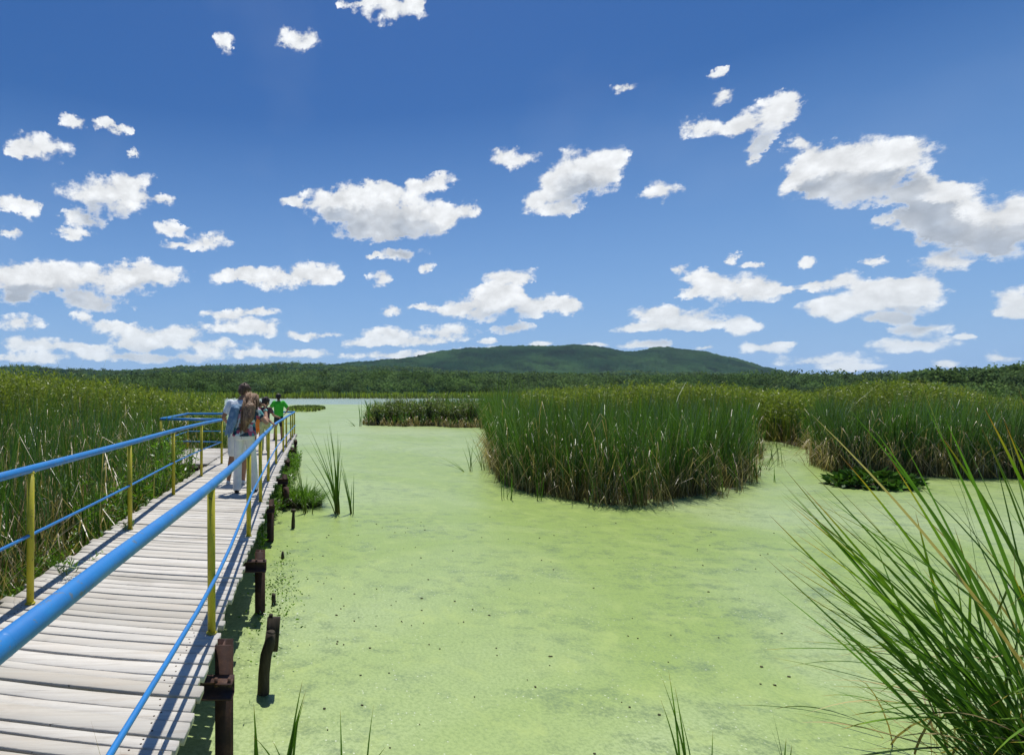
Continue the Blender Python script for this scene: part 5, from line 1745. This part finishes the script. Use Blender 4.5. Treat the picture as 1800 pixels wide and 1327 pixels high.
def build_people():
    # woman in white trousers, seen from behind, bending towards the rail
    loc = (-1.18, 9.12, DECK_Z)
    P = dict(s=0.985, head=(0.115, 0.16, 1.475), face=(0.55, 0.75, -0.55), chest=(0.025, 0.07, 1.34), hip=(-0.01, -0.01, 0.93), hipw=0.178, waist=0.135, shw=0.185, skin='skin', hs=1.02,
             el_l=(-0.29, 0.12, 1.10), wr_l=(-0.18, 0.33, 1.02), pn_l=(1, 0, 0.2),
             el_r=(0.35, 0.04, 1.13), wr_r=(0.315, 0.20, 1.34), pn_r=(-0.6, 0.2, 0.4), curl_r=0.8,
             kn_l=(-0.115, 0.02, 0.49), an_l=(-0.125, -0.03, 0.085), kn_r=(0.12, 0.10, 0.50), an_r=(0.145, 0.10, 0.085),
             shirt='floral', sleeve=0.30, hem=-0.02, puff=0.018, legs='white', leglen=2.02, flare=0.070, shoe='shoe')
    root, hd, A, S = person(loc, 0.0, 'person with very long streaked hair, floral top and white trousers bending over the railing', P)
    c, f, r, u = hd
    h = Body()
    h.ball(c - f * 0.02 + u * 0.022, 0.108); h.ball(c - f * 0.05 - u * 0.02, 0.095)
    h.limb(c - f * 0.06 + u * 0.0, (0.06, 0.00, 1.34), 0.085, 0.095)
    h.limb((0.06, 0.00, 1.34), (0.035, -0.085, 1.16), 0.090, 0.072)
    h.limb((0.10, 0.0, 1.36), (0.085, -0.08, 1.20), 0.080, 0.070)
    h.limb((0.035, -0.085, 1.16), (0.0, -0.115, 1.01), 0.066, 0.028)
    h.limb(c + f * 0.03 + r * 0.07, c + f * 0.06 + r * 0.08 - u * 0.20, 0.032, 0.020)
    hair = h.build('hair', PM['long_hair'], root, 0.009, 3)
    hair_strands('hair_strands', PM['long_hair'], hair, [(-0.02, 0.06, 1.50), (0.03, 0.02, 1.50), (0.09, 0.02, 1.49), (0.15, 0.05, 1.47)], [(-0.055, -0.12, 1.02), (-0.02, -0.14, 0.96), (0.04, -0.13, 1.02), (0.10, -0.09, 1.14)], 170)
    hair_strands('hair_strands', PM['long_hair'], hair, [(0.02, 0.10, 1.585), (0.07, 0.08, 1.60), (0.13, 0.10, 1.59), (0.19, 0.14, 1.56)], [(-0.03, 0.0, 1.36), (0.02, -0.05, 1.30), (0.10, -0.05, 1.30), (0.20, 0.03, 1.32)], 120)
    # jacket slung over the left shoulder
    j = Body()
    j.limb((-0.10, 0.05, 1.355), (-0.17, 0.02, 1.34), 0.058, 0.062)
    j.limb((-0.17, 0.02, 1.34), (-0.235, -0.01, 1.14), 0.066, 0.052)
    j.limb((-0.235, -0.01, 1.14), (-0.30, -0.03, 0.93), 0.055, 0.022)
    j.limb((-0.13, -0.03, 1.33), (-0.155, -0.09, 1.12), 0.050, 0.038)
    j.limb((-0.155, -0.09, 1.12), (-0.20, -0.10, 0.96), 0.040, 0.018)
    j.limb((-0.20, -0.04, 1.18), (-0.25, -0.07, 0.90), 0.045, 0.020)
    j.build('jacket', PM['denim'], root, 0.010, 3)
    wr = A['r'][2]; el = A['r'][1]
    t = Vector(wr) - Vector(el)
    m = MB(); q = Vector(wr) - t * 0.08
    m.tube([tuple(q - t.normalized() * 0.012), tuple(q + t.normalized() * 0.012)], 0.031, 14)
    m.build('bracelet', PM['bracelet'], root, smooth=True)
    # man beside her, pointing over the railing
    loc = (-1.40, 10.02, DECK_Z)
    P = dict(s=1.02, head=(0.085, 0.12, 1.60), face=(0.7, 0.6, -0.5), chest=(0.02, 0.04, 1.425), hip=(-0.02, 0.0, 0.95), hipw=0.165, waist=0.145, shw=0.190, skin='tan',
             el_l=(-0.27, -0.02, 1.14), wr_l=(-0.22, 0.20, 1.02), pn_l=(1, 0, 0),
             el_r=(0.33, 0.06, 1.22), wr_r=(0.545, 0.00, 1.065), pn_r=(0, 0, -1), point_r=True,
             kn_l=(-0.12, 0.02, 0.50), an_l=(-0.17, -0.08, 0.085), kn_r=(0.09, 0.03, 0.50), an_r=(0.075, -0.02, 0.085),
             shirt='shirt', sleeve=0.55, hem=-0.12, puff=0.016, legs='white', leglen=0.95, legname='shorts', shoe='sandal')
    root, hd, A, S = person(loc, 0.0, 'person with short brown hair, pale shirt and white shorts pointing over the rail', P)
    short_hair(root, hd, PM['brown_hair'], 1.03)
    # child with dark hair and pale green trousers
    loc = (-1.42, 15.05, DECK_Z)
    P = dict(s=0.845, head=(0.03, 0.10, 1.60), face=(0.8, 0.6, -0.3), chest=(0.0, 0.02, 1.42), hip=(0.0, 0.0, 0.94), hipw=0.150, waist=0.125, shw=0.175, skin='skin', hs=1.14,
             el_l=(-0.24, 0.05, 1.16), wr_l=(-0.12, 0.25, 1.10), el_r=(0.27, 0.10, 1.17), wr_r=(0.40, 0.30, 1.12), pn_r=(0, 0, -1), curl_r=0.9,
             shirt='maroon', sleeve=0.4, hem=0.10, puff=0.014, legs='khaki', leglen=1.95, flare=0.064, shoe='shoe')
    root, hd, A, S = person(loc, 0.0, 'person with dark bobbed hair, plum top and loose pale green trousers at the rail', P)
    short_hair(root, hd, PM['dark_hair'], 0.97, 1.08)
    # child in orange
    loc = (-1.70, 15.9, DECK_Z)
    P = dict(s=0.78, head=(0.04, 0.06, 1.60), face=(0.7, 0.7, -0.3), chest=(0.0, 0.02, 1.42), hip=(0.0, 0.0, 0.94), hipw=0.150, waist=0.130, shw=0.175, skin='tan', hs=1.15,
             el_l=(-0.24, 0.0, 1.16), wr_l=(-0.24, 0.14, 0.96), el_r=(0.26, 0.05, 1.16), wr_r=(0.24, 0.24, 1.02),
             shirt='orange', sleeve=0.35, hem=-0.35, puff=0.03, legs='orange', leglen=0.6, legname='shorts', shoe='shoe')
    root, hd, A, S = person(loc, 0.0, 'person in loose orange clothes, half hidden behind the long haired one', P)
    short_hair(root, hd, PM['brown_hair'], 0.9, 1.05)
    # boy in green
    loc = (-1.36, 19.4, DECK_Z)
    P = dict(s=0.905, head=(-0.01, 0.03, 1.60), face=(-0.1, 1, -0.2), chest=(0.0, 0.0, 1.43), hip=(0.0, 0.0, 0.93), hipw=0.155, waist=0.145, shw=0.180, skin='tan', hs=1.05,
             el_l=(-0.34, 0.06, 1.17), wr_l=(-0.25, 0.24, 1.02), el_r=(0.37, -0.02, 1.16), wr_r=(0.25, 0.13, 1.00),
             kn_l=(-0.12, 0.05, 0.49), an_l=(-0.16, -0.06, 0.085), kn_r=(0.10, 0.03, 0.49), an_r=(0.11, 0.0, 0.085),
             shirt='green', sleeve=0.62, hem=-0.10, puff=0.026, legs='dark', leglen=0.85, legname='shorts', shoe='shoe')
    root, hd, A, S = person(loc, 0.0, 'person in a bright green t-shirt and dark shorts near the far end of the boardwalk', P)
    short_hair(root, hd, PM['dark_hair'], 0.95)


build_people()
